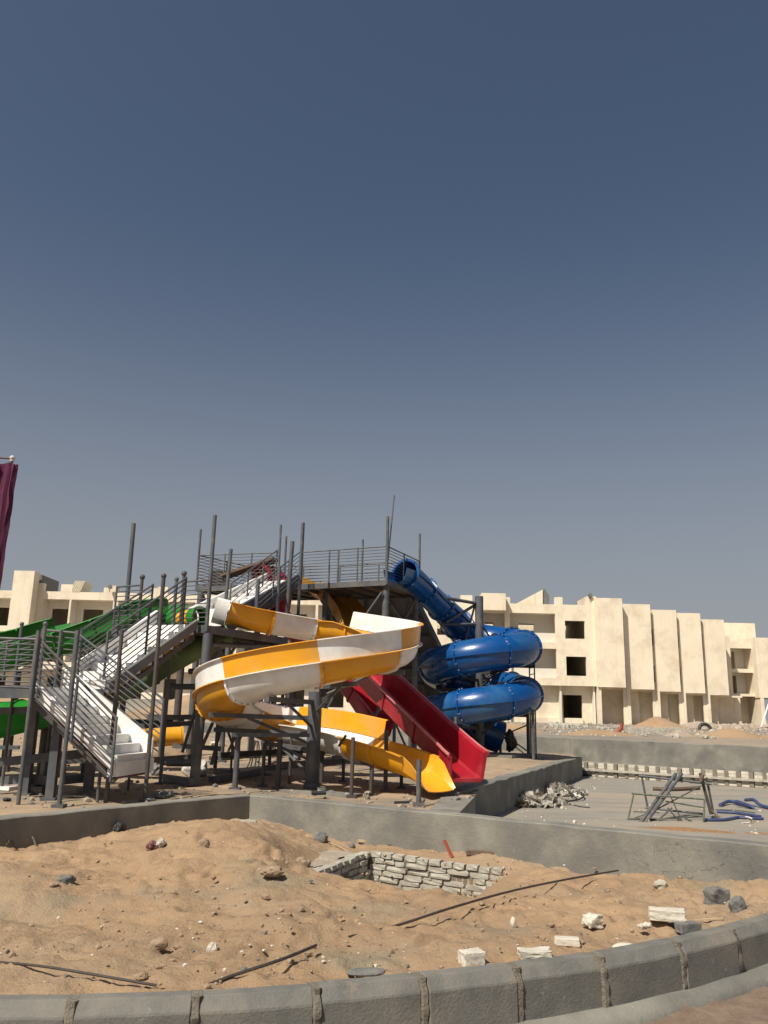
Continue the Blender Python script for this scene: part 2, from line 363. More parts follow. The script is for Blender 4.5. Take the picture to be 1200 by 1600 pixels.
# pit
PK, PL, PR = G(578,1330,.1), G(484,1366,.1), G(788,1360,.04)
pa = V((PL.x-PK.x, PL.y-PK.y, 0)); pb = V((PR.x-PK.x, PR.y-PK.y, 0)); la, lb = pa.length, pb.length; pa.normalize(); pb.normalize()
det = pa.x*pb.y-pa.y*pb.x
def pit(x, y):
    dx, dy = x-PK.x, y-PK.y
    a = (dx*pb.y-dy*pb.x)/det; b = (pa.x*dy-pa.y*dx)/det
    return a, b           # metres along the left wall and along the right wall
rf = random.Random(77); DENT = []
for i_ in range(150):
    x_, y_ = rf.uniform(-4.5,4.5), rf.uniform(5,12); a_ = rf.uniform(-.6,.6)+(1.2 if i_ % 3 else 0); DENT.append((x_, y_, math.cos(a_), math.sin(a_), rf.uniform(.015,.04)))
def bed_z(x, y, fine=True):
    p = V((x,y,0)); dk = max(kerb_dist(x, y), 0)
    dA = -linedist(p, WA0, WC); dB = -linedist(p, WC, WB1); dw = max(min(dA if True else 9, dB), 0)
    t = dk/(dk+dw+1e-6)
    hw = .19-.14*sst(-1.9,-.5,x)+.04*sst(2.2,4.2,x)
    h = .27*(1-sst(.0,1,t))+hw*sst(0,1,t)
    g = lambda cx, cy, sx, sy, a: a*math.exp(-((x-cx)/sx)**2-((y-cy)/sy)**2)
    h += g(-1.35,8.7,.6,.9,.09)+g(-3.2,8.9,.5,.6,.06)-g(-2.4,7.9,.5,.5,.06)+g(-.75,7.0,.3,.5,.06)+.05*noise.noise(V((x*2.4,y*2.4,17)))+g(-1.75,9.6,1.0,1.5,.24)+g(-1.0,8.0,.55,1.0,.12)+g(-3.1,7.6,.8,.9,.10)+g(-.55,6.3,.35,.6,.07)-g(-2.2,6.4,.8,.5,.06)+g(3.4,8.3,.7,.6,.07)+g(1.1,9.9,1.2,.5,.06)
    h += .018*(abs(fbm(x,y,2.6,3,11))-.3)+.045*fbm(x,y,1.3,4)+.022*fbm(x,y,5,5,3)+.012*abs(fbm(x,y,10,4,13))
    if fine:
        h += .012*fbm(x,y,20,3,5)
        q = abs(noise.noise(V((x*3.1,y*3.1,9)))); h -= .03*max(0,.12-q)/.12*sst(.0,.3,noise.noise(V((x*.8,y*.8,2)))+.15)
    for X_, Y_, c_, s_, d_ in DENT:
        ex, ey = x-X_, y-Y_
        if abs(ex) < .3 and abs(ey) < .3:
            q1, q2 = (ex*c_+ey*s_)/.13, (-ex*s_+ey*c_)/.055; r2 = q1*q1+q2*q2; h += d_*(-math.exp(-r2*1.3)+.45*math.exp(-(math.sqrt(r2)-1.5)**2*5))
    a, b = pit(x, y)
    if a > -.6 and b > -.6 and a < la*1.3 and b < lb*1.3:
        kk = sst(-.6,-.1,min(a,b))*(1-sst(1.0,1.3,max(a/la,b/lb))); cap = PK.z-.025+(-.05*b/lb if b > 0 else 0); h = h*(1-kk)+min(h,cap)*kk
    if a > -.02 and b > -.02:
        la_, lb_ = 1.05*la, 1.0*lb
        u = a/la_; v = b/lb_
        k = (1-sst(.0,.6,max((u-.93)*3.2,(v-.7)*1.6,u*.7+v*.7-1.1))) if u < 1.5 and v < 1.4 else 0
        fl = -.42+.05*fbm(x,y,7,3,8)
        h = h*(1-k)+min(h,fl)*k if k > 0 else h
    if dk < .12: h = min(h, .285)
    return h
bm = bmesh.new(); st = .03; nx = int(11.2/st); ny = int(8.9/st); vv = {}
for j in range(ny+1):
    y = 4.35+j*st
    for i in range(nx+1):
        x = -5.9+i*st; p = V((x,y,0))
        if x/y < -.52 or x/y > .55: continue
        kd = kerb_dist(x, y) if y < 9.2 else 1
        if kd < -.09: continue
        if linedist(p, WA0, WC) > .15 and x < WC.x+.1: continue
        if linedist(p, WC, WB1) > .15: continue
        vv[i,j] = bm.verts.new((x, y, bed_z(x, y) if kd > -.02 else .22))
for (i,j), v in vv.items():
    q = [vv.get(k) for k in ((i,j),(i+1,j),(i+1,j+1),(i,j+1))]
    if all(q): bm.faces.new(q)
tag(put('sand_bed', bm, 'sand', None, True, 180), 'bumpy orange sand filling the bed between kerb and low concrete wall', kind='structure')
# fallback under the bed outside the view cone
bm = bmesh.new(); rings = []
for k in range(0, len(kc), 5):
    p = kc[k]; d = (kc[min(k+3,len(kc)-1)]-kc[max(k-3,0)]).normalized(); n = V((-d.y,d.x,0))
    rings.append([bm.verts.new((p.x-n.x*u, p.y-n.y*u, -.035+.03*fbm(p.x-n.x*u,p.y-n.y*u,4,4,6))) for u in (.05,.15,.2,.25,.3,.35,.4,.45,.5,.55,.6,.65,.7,.8,.9,1.1,1.4,2,4,8,14)])
for A, B in zip(rings, rings[1:]):
    for q in range(len(A)-1): bm.faces.new((A[q],A[q+1],B[q+1],B[q]))
tag(put('street', bm, 'street', None, True, 180), 'brown sandy street strip in front of the kerb', kind='structure')

# yard
yp = [V((-12,2,0)), WA0+V((0,.1,0)), WC+V((.02,.1,0)), V((.62,10.95,0)), V((1.55,13.6,0)), V((1.95,15.9,0)), V((6.15,26.3,0)), V((6.55,28.75,0)), V((-6.5,41.4,0)), V((-28,61.8,0)), V((-60,40,0))]
def inside(p, poly):
    c = False; n = len(poly)
    for i in range(n):
        a, b = poly[i], poly[(i+1)%n]
        if (a.y > p.y) != (b.y > p.y) and p.x < (b.x-a.x)*(p.y-a.y)/(b.y-a.y)+a.x: c = not c
    return c
bm = bmesh.new(); vv = {}
st = .11
for j in range(int(36/st)):
    y = 7+j*st
    for i in range(int(32/st)):
        x = -20+i*st
        if not (-.85 < x/y < .30): continue
        if inside(V((x,y,0)), yp):
            ex = .12*math.exp(-((x-2.9)/1.6)**2-((y-24)/3)**2)
            vv[i,j] = bm.verts.new((x,y,ZY+ex+.028*fbm(x,y,.9,4,1)+.012*fbm(x,y,5,3,4)))
for (i,j), v in vv.items():
    q = [vv.get(k) for k in ((i,j),(i+1,j),(i+1,j+1),(i,j+1))]
    if all(q): bm.faces.new(q)
tag(put('yard_sand', bm, 'yard', None, True, 180), 'uneven trampled sand under the water slides', kind='structure')

# pool slab
bm = bmesh.new(); b_prism(bm, [(0.9,11.2),(6.4,7.2),(16,7),(16,20.0),(10.69,23.9),(6.35,27.3),(1.9,15.7),(1.1,13.2)], -.25, -.12)
tag(put('pool_floor', bm, 'slab', None), 'bare concrete pool floor strewn with dust', kind='structure')

# low walls in front
def wall_prism(a, b, th, z0, z1, rag=0, seg=.35):
    """long wall with a slightly uneven crest; th measured to the left of a->b"""
    bm = bmesh.new(); d = b-a; L = d.length; d.normalize(); n = V((-d.y,d.x,0)); k = max(2,int(L/seg)); rings = []
    for i in range(k+1):
        p = a+d*L*i/k; j = rag*noise.noise(V((p.x*1.7,p.y*1.7,3))); w = rag*.6*noise.noise(V((p.x*1.1,p.y*1.3,7)))
        rings.append([bm.verts.new((q.x,q.y,z)) for q, z in ((p,z0),(p+n*w,z1+j-.012),(p+n*(w+.012),z1+j),(p+n*(th-.012),z1+j),(p+n*th,z1+j-.012),(p+n*th,z0))])
    for A, B in zip(rings, rings[1:]):
        for s in range(6): bm.faces.new((A[s],A[(s+1)%6],B[(s+1)%6],B[s]))
    bm.faces.new(rings[0]); bm.faces.new(rings[-1]); bmesh.ops.recalc_face_normals(bm, faces=bm.faces); return bm
w = solo('low_wall', wall_prism(WA0, WC, .24, -.2, .5, .014), 'wallc', 'shaded low grey concrete wall running up the left side to the corner', 'wall')
w = solo('low_wall', wall_prism(WC, WB1, .24, -.2, .5, .014), 'wallc', 'sunlit long low concrete wall with cracked render, in front of the slides and pool', 'wall')
w = solo('retaining_wall', wall_prism(V((1.2,13.5,0)), V((6.25,26.4,0)), .3, -.2, .49, .03), 'wallc', 'grey retaining wall of the slide yard beside the heap of plastic film', 'wall')
bm = bmesh.new(); b_prism(bm, [(.62,11.1),(1.05,11.2),(1.5,13.4),(1.0,13.4)], -.2, .46); 
solo('concrete_block', bm, 'wallc', 'short concrete pier under the mouth of the yellow slide', 'pier')
bm = wall_prism(FW[0], FW[1], .35, -.2, .97, .03); bm2 = None
solo('far_wall', bm, 'wallc', 'long grey concrete retaining wall with small square drain holes behind the pool', 'wall')
bm = wall_prism(FW[1]+V((-.01,.01,0)), FW[2], .35, -.2, .97, .03)
solo('far_wall', bm, 'wallc', 'grey concrete wall seen through the slide posts', 'wall')
bm = wall_prism(FW[2]+V((-.01,.01,0)), FW[3], .35, -.2, .97, .03)
solo('far_wall', bm, 'wallc', 'far left stretch of grey wall behind the green slides', 'wall')
fd = (FW[1]-FW[0]).normalized(); fn = V((fd.y,-fd.x,0)); fn = fn if fn.y < 0 else -fn
for px, py in ((874,1160),(1037,1169),(1189,1175)):
    d = ray(px, py); t_ = ((FW[0]-V((0,0,0))).dot(fn))/(d.dot(fn)); c_ = V((0,0,EYE))+d*t_
    bm = bmesh.new(); R = Matrix((fd, -fn, V((0,0,1)))).transposed()
    for q, (a, b_) in (((-.09,0),(.03,.2)),((.09,0),(.03,.2)),((0,.09),(.2,.03)),((0,-.09),(.2,.03))): b_box(bm, c_+R@V((q[0],-.02,q[1])), a, .05, b_, R)
    b_box(bm, c_+R@V((0,-.003,0)), .15, .03, .15, R)
    o = solo('drain_opening', bm, 'rubber', {874:'black square drain hole in the far wall, nearest the blue slide',1037:'black square drain hole in the far wall, middle one',1189:'black square drain hole in the far wall, at the right edge'}[px], 'drain', 'drain holes in the far wall')
# ledge with brick strips
L0, L1 = V((6.3,27.2,0)), V((15.2,20.1,0)); ld = (L1-L0).normalized(); ln = V((-ld.y,ld.x,0))
bm = bmesh.new(); b_prism(bm, [L0+ln*.12, L1+ln*.12, V((16.8,18.4,0)), V((6.6,28.75,0)), V((6.2,28.3,0))], -.2, .27)
tag(put('ledge', bm, 'slab', None), 'dusty concrete ledge at the foot of the far wall', kind='structure')
led = thing('brick_ledge', 'white brick facing with upright grout bands along the edge of the pool ledge', 'brick wall', L0)
bm = bmesh.new(); b_bar(bm, L0+ln*.09+V((0,0,.08)), L1+ln*.09+V((0,0,.08)), .42, .06) ; put('backing', bm, 'brick', led)
Ltot = (L1-L0).length; k = 0; s = .02; random.seed(3)
rotl = Matrix((ld, ln, V((0,0,1)))).transposed()
while s < Ltot-.3:
    for q in range(5):
        bmk = link('brick', unit('box','stone') if (q+k)%4 else unit('box','brick'), led); wd = .215+random.uniform(-.02,.02)
        bmk.location = L0+ld*(s+wd/2)+V((0,0,-.075+q*.082))+ln*random.uniform(0,.012)-OFF[led.name]; bmk.rotation_mode='QUATERNION'; bmk.rotation_quaternion = rotl.to_quaternion(); bmk.scale = (wd, .07, .076)
    o = link('grout_band', unit('box','mortar'), led); o.location = L0+ld*(s+.27)+V((0,0,.085+random.uniform(-.02,.01)))-ln*.015-OFF[led.name]; o.rotation_mode='QUATERNION'; o.rotation_quaternion = rotl.to_quaternion(); o.scale = (.10+random.uniform(-.02,.03), .09, .40)
    s += .325+random.uniform(-.02,.03); k += 1

# ------------------------------------------------------------------ KERB
random.seed(11)
kerb = thing('kerb', 'curved row of dark grey precast kerb blocks across the foreground', 'kerb', (0,4.6,0))
L = [0]
for a, b in zip(kc, kc[1:]): L.append(L[-1]+(b-a).length)
def kerb_at(px):     # arc length where the kerb is seen at column px
    best = min(range(len(kc)), key=lambda i: abs(600+F*((kc[i]-V((0,0,EYE))).dot(rt))/((kc[i]-V((0,0,EYE))).dot(fw))-px)); return L[best]
def at_len(s):
    import bisect
    i = min(max(bisect.bisect(L, s)-1, 0), len(kc)-2); t = (s-L[i])/(L[i+1]-L[i]); return kc[i].lerp(kc[i+1], t), (kc[i+1]-kc[i]).normalized()
js = [kerb_at(p) for p in (118,305,487,648,793,919,1037,1121,1193)]
js = [js[0]-1.28, js[0]-.64]+js+[js[-1]+.6, js[-1]+1.2]
prof = [(0,0),(0,.3),(-.095,.3),(-.14,.245),(-.145,-.02),(0,-.02)]     # (left of travel, up); the street is on the right
for a, b in zip(js, js[1:]):
    a += .022; b -= .022; bm = bmesh.new(); dz = random.uniform(-.006,.006); du = random.uniform(-.014,.014); rings = []
    for k in range(7):
        p, d = at_len(a+(b-a)*k/6); n = V((-d.y,d.x,0))
        rings.append([bm.verts.new((p.x+n.x*(u+du)+.0025*random.uniform(-1,1), p.y+n.y*(u+du), v+dz+.0025*random.uniform(-1,1))) for u, v in ((0,-.05),(0,.298),(-.09,.3),(-.145,.235),(-.15,-.05))])
    for A, B in zip(rings, rings[1:]):
        for s in range(5): bm.faces.new((A[s],A[(s+1)%5],B[(s+1)%5],B[s]))
    bm.faces.new(rings[0]); bm.faces.new(rings[-1]); bmesh.ops.recalc_face_normals(bm, faces=bm.faces)
    ed = [e for e in bm.edges if len(e.link_faces)==2 and e.calc_face_angle(0) > .5]
    bmesh.ops.bevel(bm, geom=ed, offset=.006, segments=1, affect='EDGES')
    put('kerb_block', bm, 'kerb', kerb)
for s in js[1:-1]:
    bm = bmesh.new(); rings = []
    for v in [-.03+.028*i for i in range(13)]:
        p, d = at_len(s); n = V((-d.y,d.x,0)); j = random.uniform(-.008,.008); w_ = .028+random.uniform(-.004,.006)
        if v < .24: f0 = -.148+j*.8
        elif v < .3: f0 = -.148+(v-.24)*.8
        rings.append([bm.verts.new(p+n*u+d*q+V((0,0,v-.308))) for u, q in ((-.01,-w_),(f0+.012,-w_),(f0-.006,-w_*.5),(f0-.006+j*.5,w_*.5),(f0+.012,w_),(-.01,w_))])
    for A, B in zip(rings, rings[1:]):
        for q in range(6): bm.faces.new((A[q],A[(q+1)%6],B[(q+1)%6],B[q]))
    bm.faces.new(rings[0]); bm.faces.new(rings[-1]); bmesh.ops.recalc_face_normals(bm, faces=bm.faces)
    put('mortar_joint', bm, 'mortar', kerb, True)
bm = bmesh.new(); rings = []
for k in range(0, len(kc), 6):
    p = kc[k]; d = (kc[min(k+3,len(kc)-1)]-kc[max(k-3,0)]).normalized(); n = V((-d.y,d.x,0)); j = .03*noise.noise(V((p.x*2.2,p.y*2.2,4)))
    rings.append([bm.verts.new((p.x+n.x*u, p.y+n.y*u, v)) for u, v in ((-.14,-.1),(-.14,.03+j*.6),(-.18,.03+j*.5),(-.23,.0+j*.4),(-.27+j,-.035),(-.28+j,-.1))])
for A, B in zip(rings, rings[1:]):
    for q in range(5): bm.faces.new((A[q],A[q+1],B[q+1],B[q]))
bmesh.ops.recalc_face_normals(bm, faces=bm.faces)
put('haunch', bm, 'wallc', kerb, True, 60)

# ------------------------------------------------------------------ PIT of pale bricks
random.seed(5)
def brick_mesh(i, m):
    bm = bmesh.new(); bmesh.ops.create_cube(bm, size=1); bmesh.ops.subdivide_edges(bm, edges=bm.edges, cuts=1, use_grid_fill=True)
    for v in bm.verts:
        v.co += V([random.uniform(-.045,.045)*(1 if max(abs(c) for c in v.co) > .4 else 0) for _ in range(3)])
        if sum(abs(c) > .4 for c in v.co) == 3: v.co *= .93
    me = bpy.data.meshes.new('brick'); bm.to_mesh(me); bm.free(); me.materials.append(M[m]); return me
BM = [brick_mesh(i, 'brick') for i in range(6)]
def brick_wall(o, d, Lw, zt0, zt1, label, courses=7, seed=1, skip=.0):
    random.seed(seed)
    r = thing('brick_wall', label, 'brick wall', V((o.x,o.y,-.4)))
    n = V((-d.y,d.x,0)); n = n if n.y > 0 else -n            # away from the pit: behind
    if linedist(o+n, o, o+d) == 0: pass
    back = bmesh.new(); kk = 14; ri = []
    for k in range(kk+1):
        t = k/kk; p = o+d*Lw*t; zt = zt0+(zt1-zt0)*t-.03
        ri.append([back.verts.new((q.x,q.y,z)) for q, z in ((p+n*(.012+.008*random.random()),-.42),(p+n*(.012+.008*random.random()),zt),(p+n*.12,zt),(p+n*.12,-.42))])
    for A, B in zip(ri, ri[1:]):
        for q in range(4): back.faces.new((A[q],A[(q+1)%4],B[(q+1)%4],B[q]))
    back.faces.new(ri[0]); back.faces.new(ri[-1]); bmesh.ops.recalc_face_normals(back, faces=back.faces); put('mortar_core', back, 'mortar', r)
    rz = math.atan2(d.y, d.x)
    for c_ in range(courses):
        s = 0 if c_ % 2 == 0 else -.07; bl0 = .14 if c_ == 0 else .24
        while s < Lw:
            bl = bl0*random.uniform(.85,1.12) if not (c_ > 0 and random.random() < .25) else .12
            a, b = max(s,0), min(s+bl, Lw); t = (a+b)/2/Lw; s += bl+.014
            if b-a < .05 or (c_ > 1 and random.random() < skip): continue
            zt = zt0+(zt1-zt0)*t; z = zt-.030-c_*.064+random.uniform(-.006,.006)
            ob = link('brick', random.choice(BM), r)
            ob.location = o+d*((a+b)/2)+n*(.055+random.uniform(-.018,.012))+V((0,0,z-o.z))-OFF[r.name]
            ob.rotation_euler = (random.uniform(-.05,.05), random.uniform(-.03,.03), rz+random.uniform(-.05,.05)); ob.scale = (b-a, .125, .055)
    return r
brick_wall(PK, pa, la*1.08, PK.z, PL.z-.01, 'shaded left side of the sunken pit of pale bricks in the sand', 7, 2, .10)
brick_wall(PK, pb, lb, PK.z, PR.z, 'sunlit right side of the sunken pit of pale bricks in the sand', 7, 4, .06)
bm = bmesh.new()          # mortar screed behind the left side
o_ = PK+pa*.1; nn = V((-pa.y,pa.x,0)); nn = nn if nn.y > 0 else -nn
pl = [o_+nn*.12+pa*(.0), o_+nn*.6+pa*.02, o_+nn*.75+pa*.5, o_+nn*.5+pa*.85, o_+nn*.12+pa*(la-.2)]
cv = bm.verts.new((sum(p.x for p in pl)/5, sum(p.y for p in pl)/5, .125)); rim = []
for i in range(30):
    t = i/30*5; a = pl[int(t)%5]; b = pl[(int(t)+1)%5]; p = a.lerp(b, t%1)+V((random.uniform(-.04,.04),random.uniform(-.04,.04),0)); rim.append(bm.verts.new((p.x,p.y,.095)))
for i in range(30): bm.faces.new((cv, rim[i], rim[(i+1)%30]))
solo('mortar_screed', bm, 'rubble', 'pale smeared mortar patch beside the brick pit', 'mortar patch')

# ------------------------------------------------------------------ BUILDINGS
def bx(px, Y, py=1030): return P(px, py, Y).x
def bz(py, Y, px=900): return P(px, py, Y).z
EX, EYv = V((1,0,0)), V((0,1,0))
def rc(px0, px1, py0, py1, Y):
    pc, yc = (px0+px1)/2, (py0+py1)/2
    return (P(px0,yc,Y).x, P(px1,yc,Y).x, P(pc,py1,Y).z, P(pc,py0,Y).z)
def box_part(name, m, parent, x0, x1, y0, y1, z0, z1):
    bm = bmesh.new(); b_box(bm, V(((x0+x1)/2,(y0+y1)/2,(z0+z1)/2)), abs(x1-x0), abs(y1-y0), abs(z1-z0)); return put(name, bm, m, parent)
# right building, frontal wing
YR = 66.0
g0 = 1.05
rb = thing('apartment_building', 'cream unfinished three storey block with stepped upright panels at right', 'building', (14,YR,g0))
zr, zov = bz(944,YR,850), bz(1071,YR,870)
x0, x1 = bx(640,YR), bx(931,YR)
H = [rc(797,868,958,1003,YR), rc(799,870,1013,1059,YR), rc(752,789,955,1003,YR), rc(752,789,1013,1059,YR), rc(883,914,970,998,YR), rc(885,916.5,1026,1056,YR), rc(683,708,972,992,YR), rc(683,708,1020,1045,YR)]
bm = bmesh.new(); wall_holes(bm, (x0,x1), (zov,zr), H, V((0,YR,0)), EX, EYv, .25); put('front_wall', bm, 'plaster', rb)
hd = [rc(880,910,1086,1122,YR+.8), rc(800,826,1086,1122,YR+.8), rc(720,745,1086,1122,YR+.8)]
bm = bmesh.new(); wall_holes(bm, (x0,x1), (g0-.6,zov+.02), hd, V((0,YR+.8,0)), EX, EYv, .25); put('ground_floor_wall', bm, 'plaster', rb)
box_part('plinth', 'plaster', rb, x0-.02, x1-1, YR+.62, YR+.8, g0-.6, bz(1122,YR,880))
for nm, z in (('floor_slab', zov), ('floor_slab', bz(1008,YR,850)), ('roof_slab', zr-.75)):
    box_part(nm, 'plaster2', rb, x0+.02, x1-.02, YR+.26, YR+9, z+.003, z+.2)
for h in H[:4]:        # balcony recesses
    xa, xb, za, zb = h; win = (xa+(xb-xa)*.25, xa+(xb-xa)*.6, za+.02, za+(zb-za)*.7)
    bm = bmesh.new(); wall_holes(bm, (xa-.3,xb+.3), (za-.3,zb+.3), [win], V((0,YR+1.5,0)), EX, EYv, .15); put('recess_wall', bm, 'plaster2', rb)
    for xx in (xa-.31, xb+.16): box_part('recess_side', 'plaster2', rb, xx, xx+.15, YR+.26, YR+1.49, za-.2, zb+.3)
    box_part('parapet', 'plaster2', rb, xa-.15, xb+.15, YR+.3, YR+.42, za-.1, za+(zb-za)*.33)
box_part('rear_wall', 'plaster', rb, x0, bx(1135,75)+3, YR+9.4, YR+9.6, g0-.6, zr-.1); box_part('side_wall', 'plaster', rb, x0-.25, x0, YR+.05, YR+9.4, g0-.6, zr)
for xx in (bx(700,YR), bx(795,YR), bx(874,YR), x1-.25): box_part('partition', 'plaster2', rb, xx, xx+.15, YR+.26, YR+9.39, g0-.5, zr-.2)
# roofline blocks
def merlon(px0, px1, py, Y, par, d=.5, py1=946, m='plaster', nm='roof_pier'):
    a = rc(px0,px1,py,py1,Y); return box_part(nm, m, par, a[0], a[1], Y-.003-(.0 if d < 1 else 0), Y+d, a[2]-.2, a[3])
merlon(868,879,933,YR,rb,.6); merlon(916,931.5,932,YR,rb,3); merlon(787,797,933,YR,rb,.6); merlon(720,738,930,YR,rb,.6,946)
a = rc(753,788,929,955,YR); box_part('projecting_bay', 'plaster', rb, a[0], a[1], YR-.8, YR-.01, a[2], a[3])
def gable(pts, Y, d, par, m='plaster', nm='roof_gable'):
    bm = bmesh.new(); f0 = [bm.verts.new(P(x,y,Y)) for x, y in pts]; f1 = [bm.verts.new(P(x,y,Y)+V((0,d,0))) for x, y in pts]
    n = len(pts); bm.faces.new(f0); bm.faces.new(f1[::-1])
    for i in range(n): bm.faces.new((f0[i], f0[(i+1)%n], f1[(i+1)%n], f1[i]))
    bmesh.ops.recalc_face_normals(bm, faces=bm.faces); return put(nm, bm, m, par)
gable([(806,950),(806,943.5),(848,921),(848,950)], YR+1.2, 4, rb); gable([(848.6,950),(848.3,920),(852,921),(858,930),(858.5,950)], YR+1.3, 3.6, rb, 'greystone', 'metal_roof_sheet')
gable([(753,950),(753,926),(773,932),(773,950)], YR+1.2, 3, rb)
gable([(684,950),(682,925),(690,924),(697,931),(697,950)], YR+2, 2, rb, 'greystone', 'metal_roof_sheet')
# stepped panels
pan = [(931,973,935.5,1074,66.0),(976,1019,944,1077,66.5),(1022,1060,953,1080.5,67.0),(1062,1098,958,1083,67.5),(1100,1135,968,1086,68.0)]
prev = None
for i, (a, b, t0, t1, Y) in enumerate(pan):
    r_ = rc(a,b,t0,t1,Y); xa, xb, za, zb = r_
    if i == 0: xa = x1+.003
    box_part('upright_panel', 'plaster', rb, xa, xb, Y-(.35 if i == 0 else 0), Y+.3, za, zb)
    hs = [(.5,1.5,za+.5,za+2.2), (.5,1.5,za+3.4,za+5.0)]
    bm = bmesh.new(); wall_holes(bm, (0,5), (za,zb), hs, V((xa,Y+.303,0)), EYv, EX, .25); put('panel_return', bm, 'plaster', rb)
    bm = bmesh.new(); wall_holes(bm, (0,5), (za,zb), [], V((xb-.25,Y+.303,0)), EYv, EX, .25); put('panel_return', bm, 'plaster', rb)
    box_part('floor_slab', 'plaster', rb, xa+.26, xb-.26, Y+.31, Y+5.3, za+.01, za+.2); box_part('roof_slab', 'plaster', rb, xa+.26, xb-.26, Y+.31, Y+5.3, zb-.5, zb-.3)
    if prev: [box_part('infill_wall', 'plaster', rb, prev[1]+.003, xa-.003, Y+.06, Y+.2, q0, q1) for q0, q1 in ((g0-.5, za+.7),(za+2.0,za+3.6),(za+4.9,zb-.3))]; box_part('infill_wall', 'greystone', rb, prev[1]+.003, xa-.003, Y+.8, Y+.9, za+.6, zb-.4)
    # ground floor cross walls and back wall
    box_part('cross_wall', 'plaster', rb, xa+.0, xa+.28, Y-(.2 if i == 0 else 0), Y+1.95, g0-.6, za-.003)
    hs = [(xa+.5, xa+1.0, g0-.3, g0+2.0)] if i in (1, 2, 4) else []
    bm = bmesh.new(); wall_holes(bm, (xa+.28,xb+1.6), (g0-.6,za), hs, V((0,Y+1.75,0)), EX, EYv, .2); put('ground_floor_wall', bm, 'plaster', rb)
    box_part('ceiling', 'plaster', rb, xa+.3, xb+1.3, Y+.6, Y+1.75, za-.15, za-.01)
    prev = (xa, xb)
# wing beyond
rb2 = thing('apartment_building', 'cream unfinished block with two open balconies at the right edge', 'building', (bx(1160,70),70,g0))
Y2 = 70.5; h2 = [rc(1142,1177,1013,1045,Y2), rc(1145,1181,1051,1084,Y2)]
z2r, z2o = bz(1004,Y2,1160), bz(1088,Y2,1160)
xa, xb = bx(1133,Y2), bx(1181.5,Y2)
bm = bmesh.new(); wall_holes(bm, (xa-1,xb), (z2o,z2r), h2, V((0,Y2,0)), EX, EYv, .25); put('front_wall', bm, 'plaster', rb2)
for h in h2:
    win = (h[0]+.1, h[0]+1.0, h[2]+.02, h[2]+1.55)
    bm = bmesh.new(); wall_holes(bm, (h[0]-.3,h[1]+.1), (h[2]-.2,h[3]+.2), [win], V((0,Y2+1.6,0)), EX, EYv, .15); put('recess_wall', bm, 'plaster2', rb2)
    box_part('recess_side', 'plaster2', rb2, h[1]+.003, h[1]+.2, Y2+.26, Y2+1.59, h[2]-.2, h[3]+.2)
    box_part('floor_slab', 'plaster2', rb2, xa, xb, Y2+.26, Y2+6, h[2]-.2, h[2]-.01)
box_part('roof_slab', 'plaster2', rb2, xa-.5, xb, Y2+.26, Y2+6, z2r-.4, z2r-.2); box_part('rear_wall', 'plaster2', rb2, xa-.5, xb+3, Y2+6, Y2+6.2, g0-.5, z2r-.2)
bm = bmesh.new(); wall_holes(bm, (xa-.5,xb), (g0-.6,z2o), [rc(1141,1158,1099,1126,Y2+1.6)], V((0,Y2+1.6,0)), EX, EYv, .2); put('ground_floor_wall', bm, 'plaster', rb2)
bk = rc(1183,1260,997,1091,Y2-.8); box_part('corner_block', 'plaster', rb2, bk[0], bk[1], Y2-.8, Y2+4, bk[2], bk[3])
box_part('side_wall', 'plaster', rb2, bx(1183,Y2-.8)+.003, bx(1183,Y2-.8)+.3, Y2-.79, Y2+1.5, g0-.6, bk[2]-.003)
merlon(1133,1141,994,Y2,rb2,.5,1006)
rt_ = solo('red_roof', (lambda b_: (b_box(b_, P(1152,1002,95)+V((0,0,-.4)), 2.6, 2, 1.2), b_)[1])(bmesh.new()), 'maroon', 'dark red roof edge peeping above the right hand balcony block', 'roof')

# left building
YL = 67.0; gl = 2.15
lb_ = thing('apartment_building', 'cream unfinished three storey row with open balconies behind the slides at left', 'building', (-14,YL,gl))
x0, x1 = bx(-60,YL), bx(600,YL)
def ly(py, px): return py+(px-100)*.021+ (px-100)*.012
bays = [(-40,17),(55,98.5),(101.5,168),(176,236),(240,298),(306,364),(368,424),(432,490),(494,548)]
zt, zo = bz(924,YL,80), bz(1046,YL,100)
H = []; G0 = []; W0 = []
for a, b in bays:
    c_ = 80
    for (p0, p1) in ((936,979),(988,1034)):
        xa, xb = bx(a,YL), bx(b,YL); H.append((xa, xb, bz(p1,YL,c_), bz(p0,YL,c_)))
    G0.append((bx(a+14,YL), bx(a+44 if b-a > 44 else a+36,YL), gl-.2, bz(1056,YL,c_)))
bm = bmesh.new(); wall_holes(bm, (x0,x1), (zo,zt), H, V((0,YL,0)), EX, EYv, .22); put('front_wall', bm, 'plaster', lb_)
bm = bmesh.new(); wall_holes(bm, (x0,x1), (gl-1.4,zo+.02), G0, V((0,YL+1.0,0)), EX, EYv, .22); put('ground_floor_wall', bm, 'plaster', lb_)
wins = []
for h in H: wins.append((h[0]+(h[1]-h[0])*.17, h[0]+(h[1]-h[0])*.17+1.65, h[2]+.02, h[2]+(h[3]-h[2])*.72))
bm = bmesh.new(); wall_holes(bm, (x0,x1), (zo,zt-.5), wins, V((0,YL+1.3,0)), EX, EYv, .15); put('recess_wall', bm, 'plaster2', lb_)
for z in (zo, bz(983,YL,80)-.1, zt-.6): box_part('floor_slab', 'plaster2', lb_, x0+.02, x1-.02, YL+.23, YL+7, z+.003, z+.16)
for a, b in bays:
    for q in (a-1.2, b+1.2): xx = bx(q,YL); box_part('party_wall', 'plaster2', lb_, xx-.06, xx+.06, YL+.225, YL+1.29, zo+.17, zt-.61)
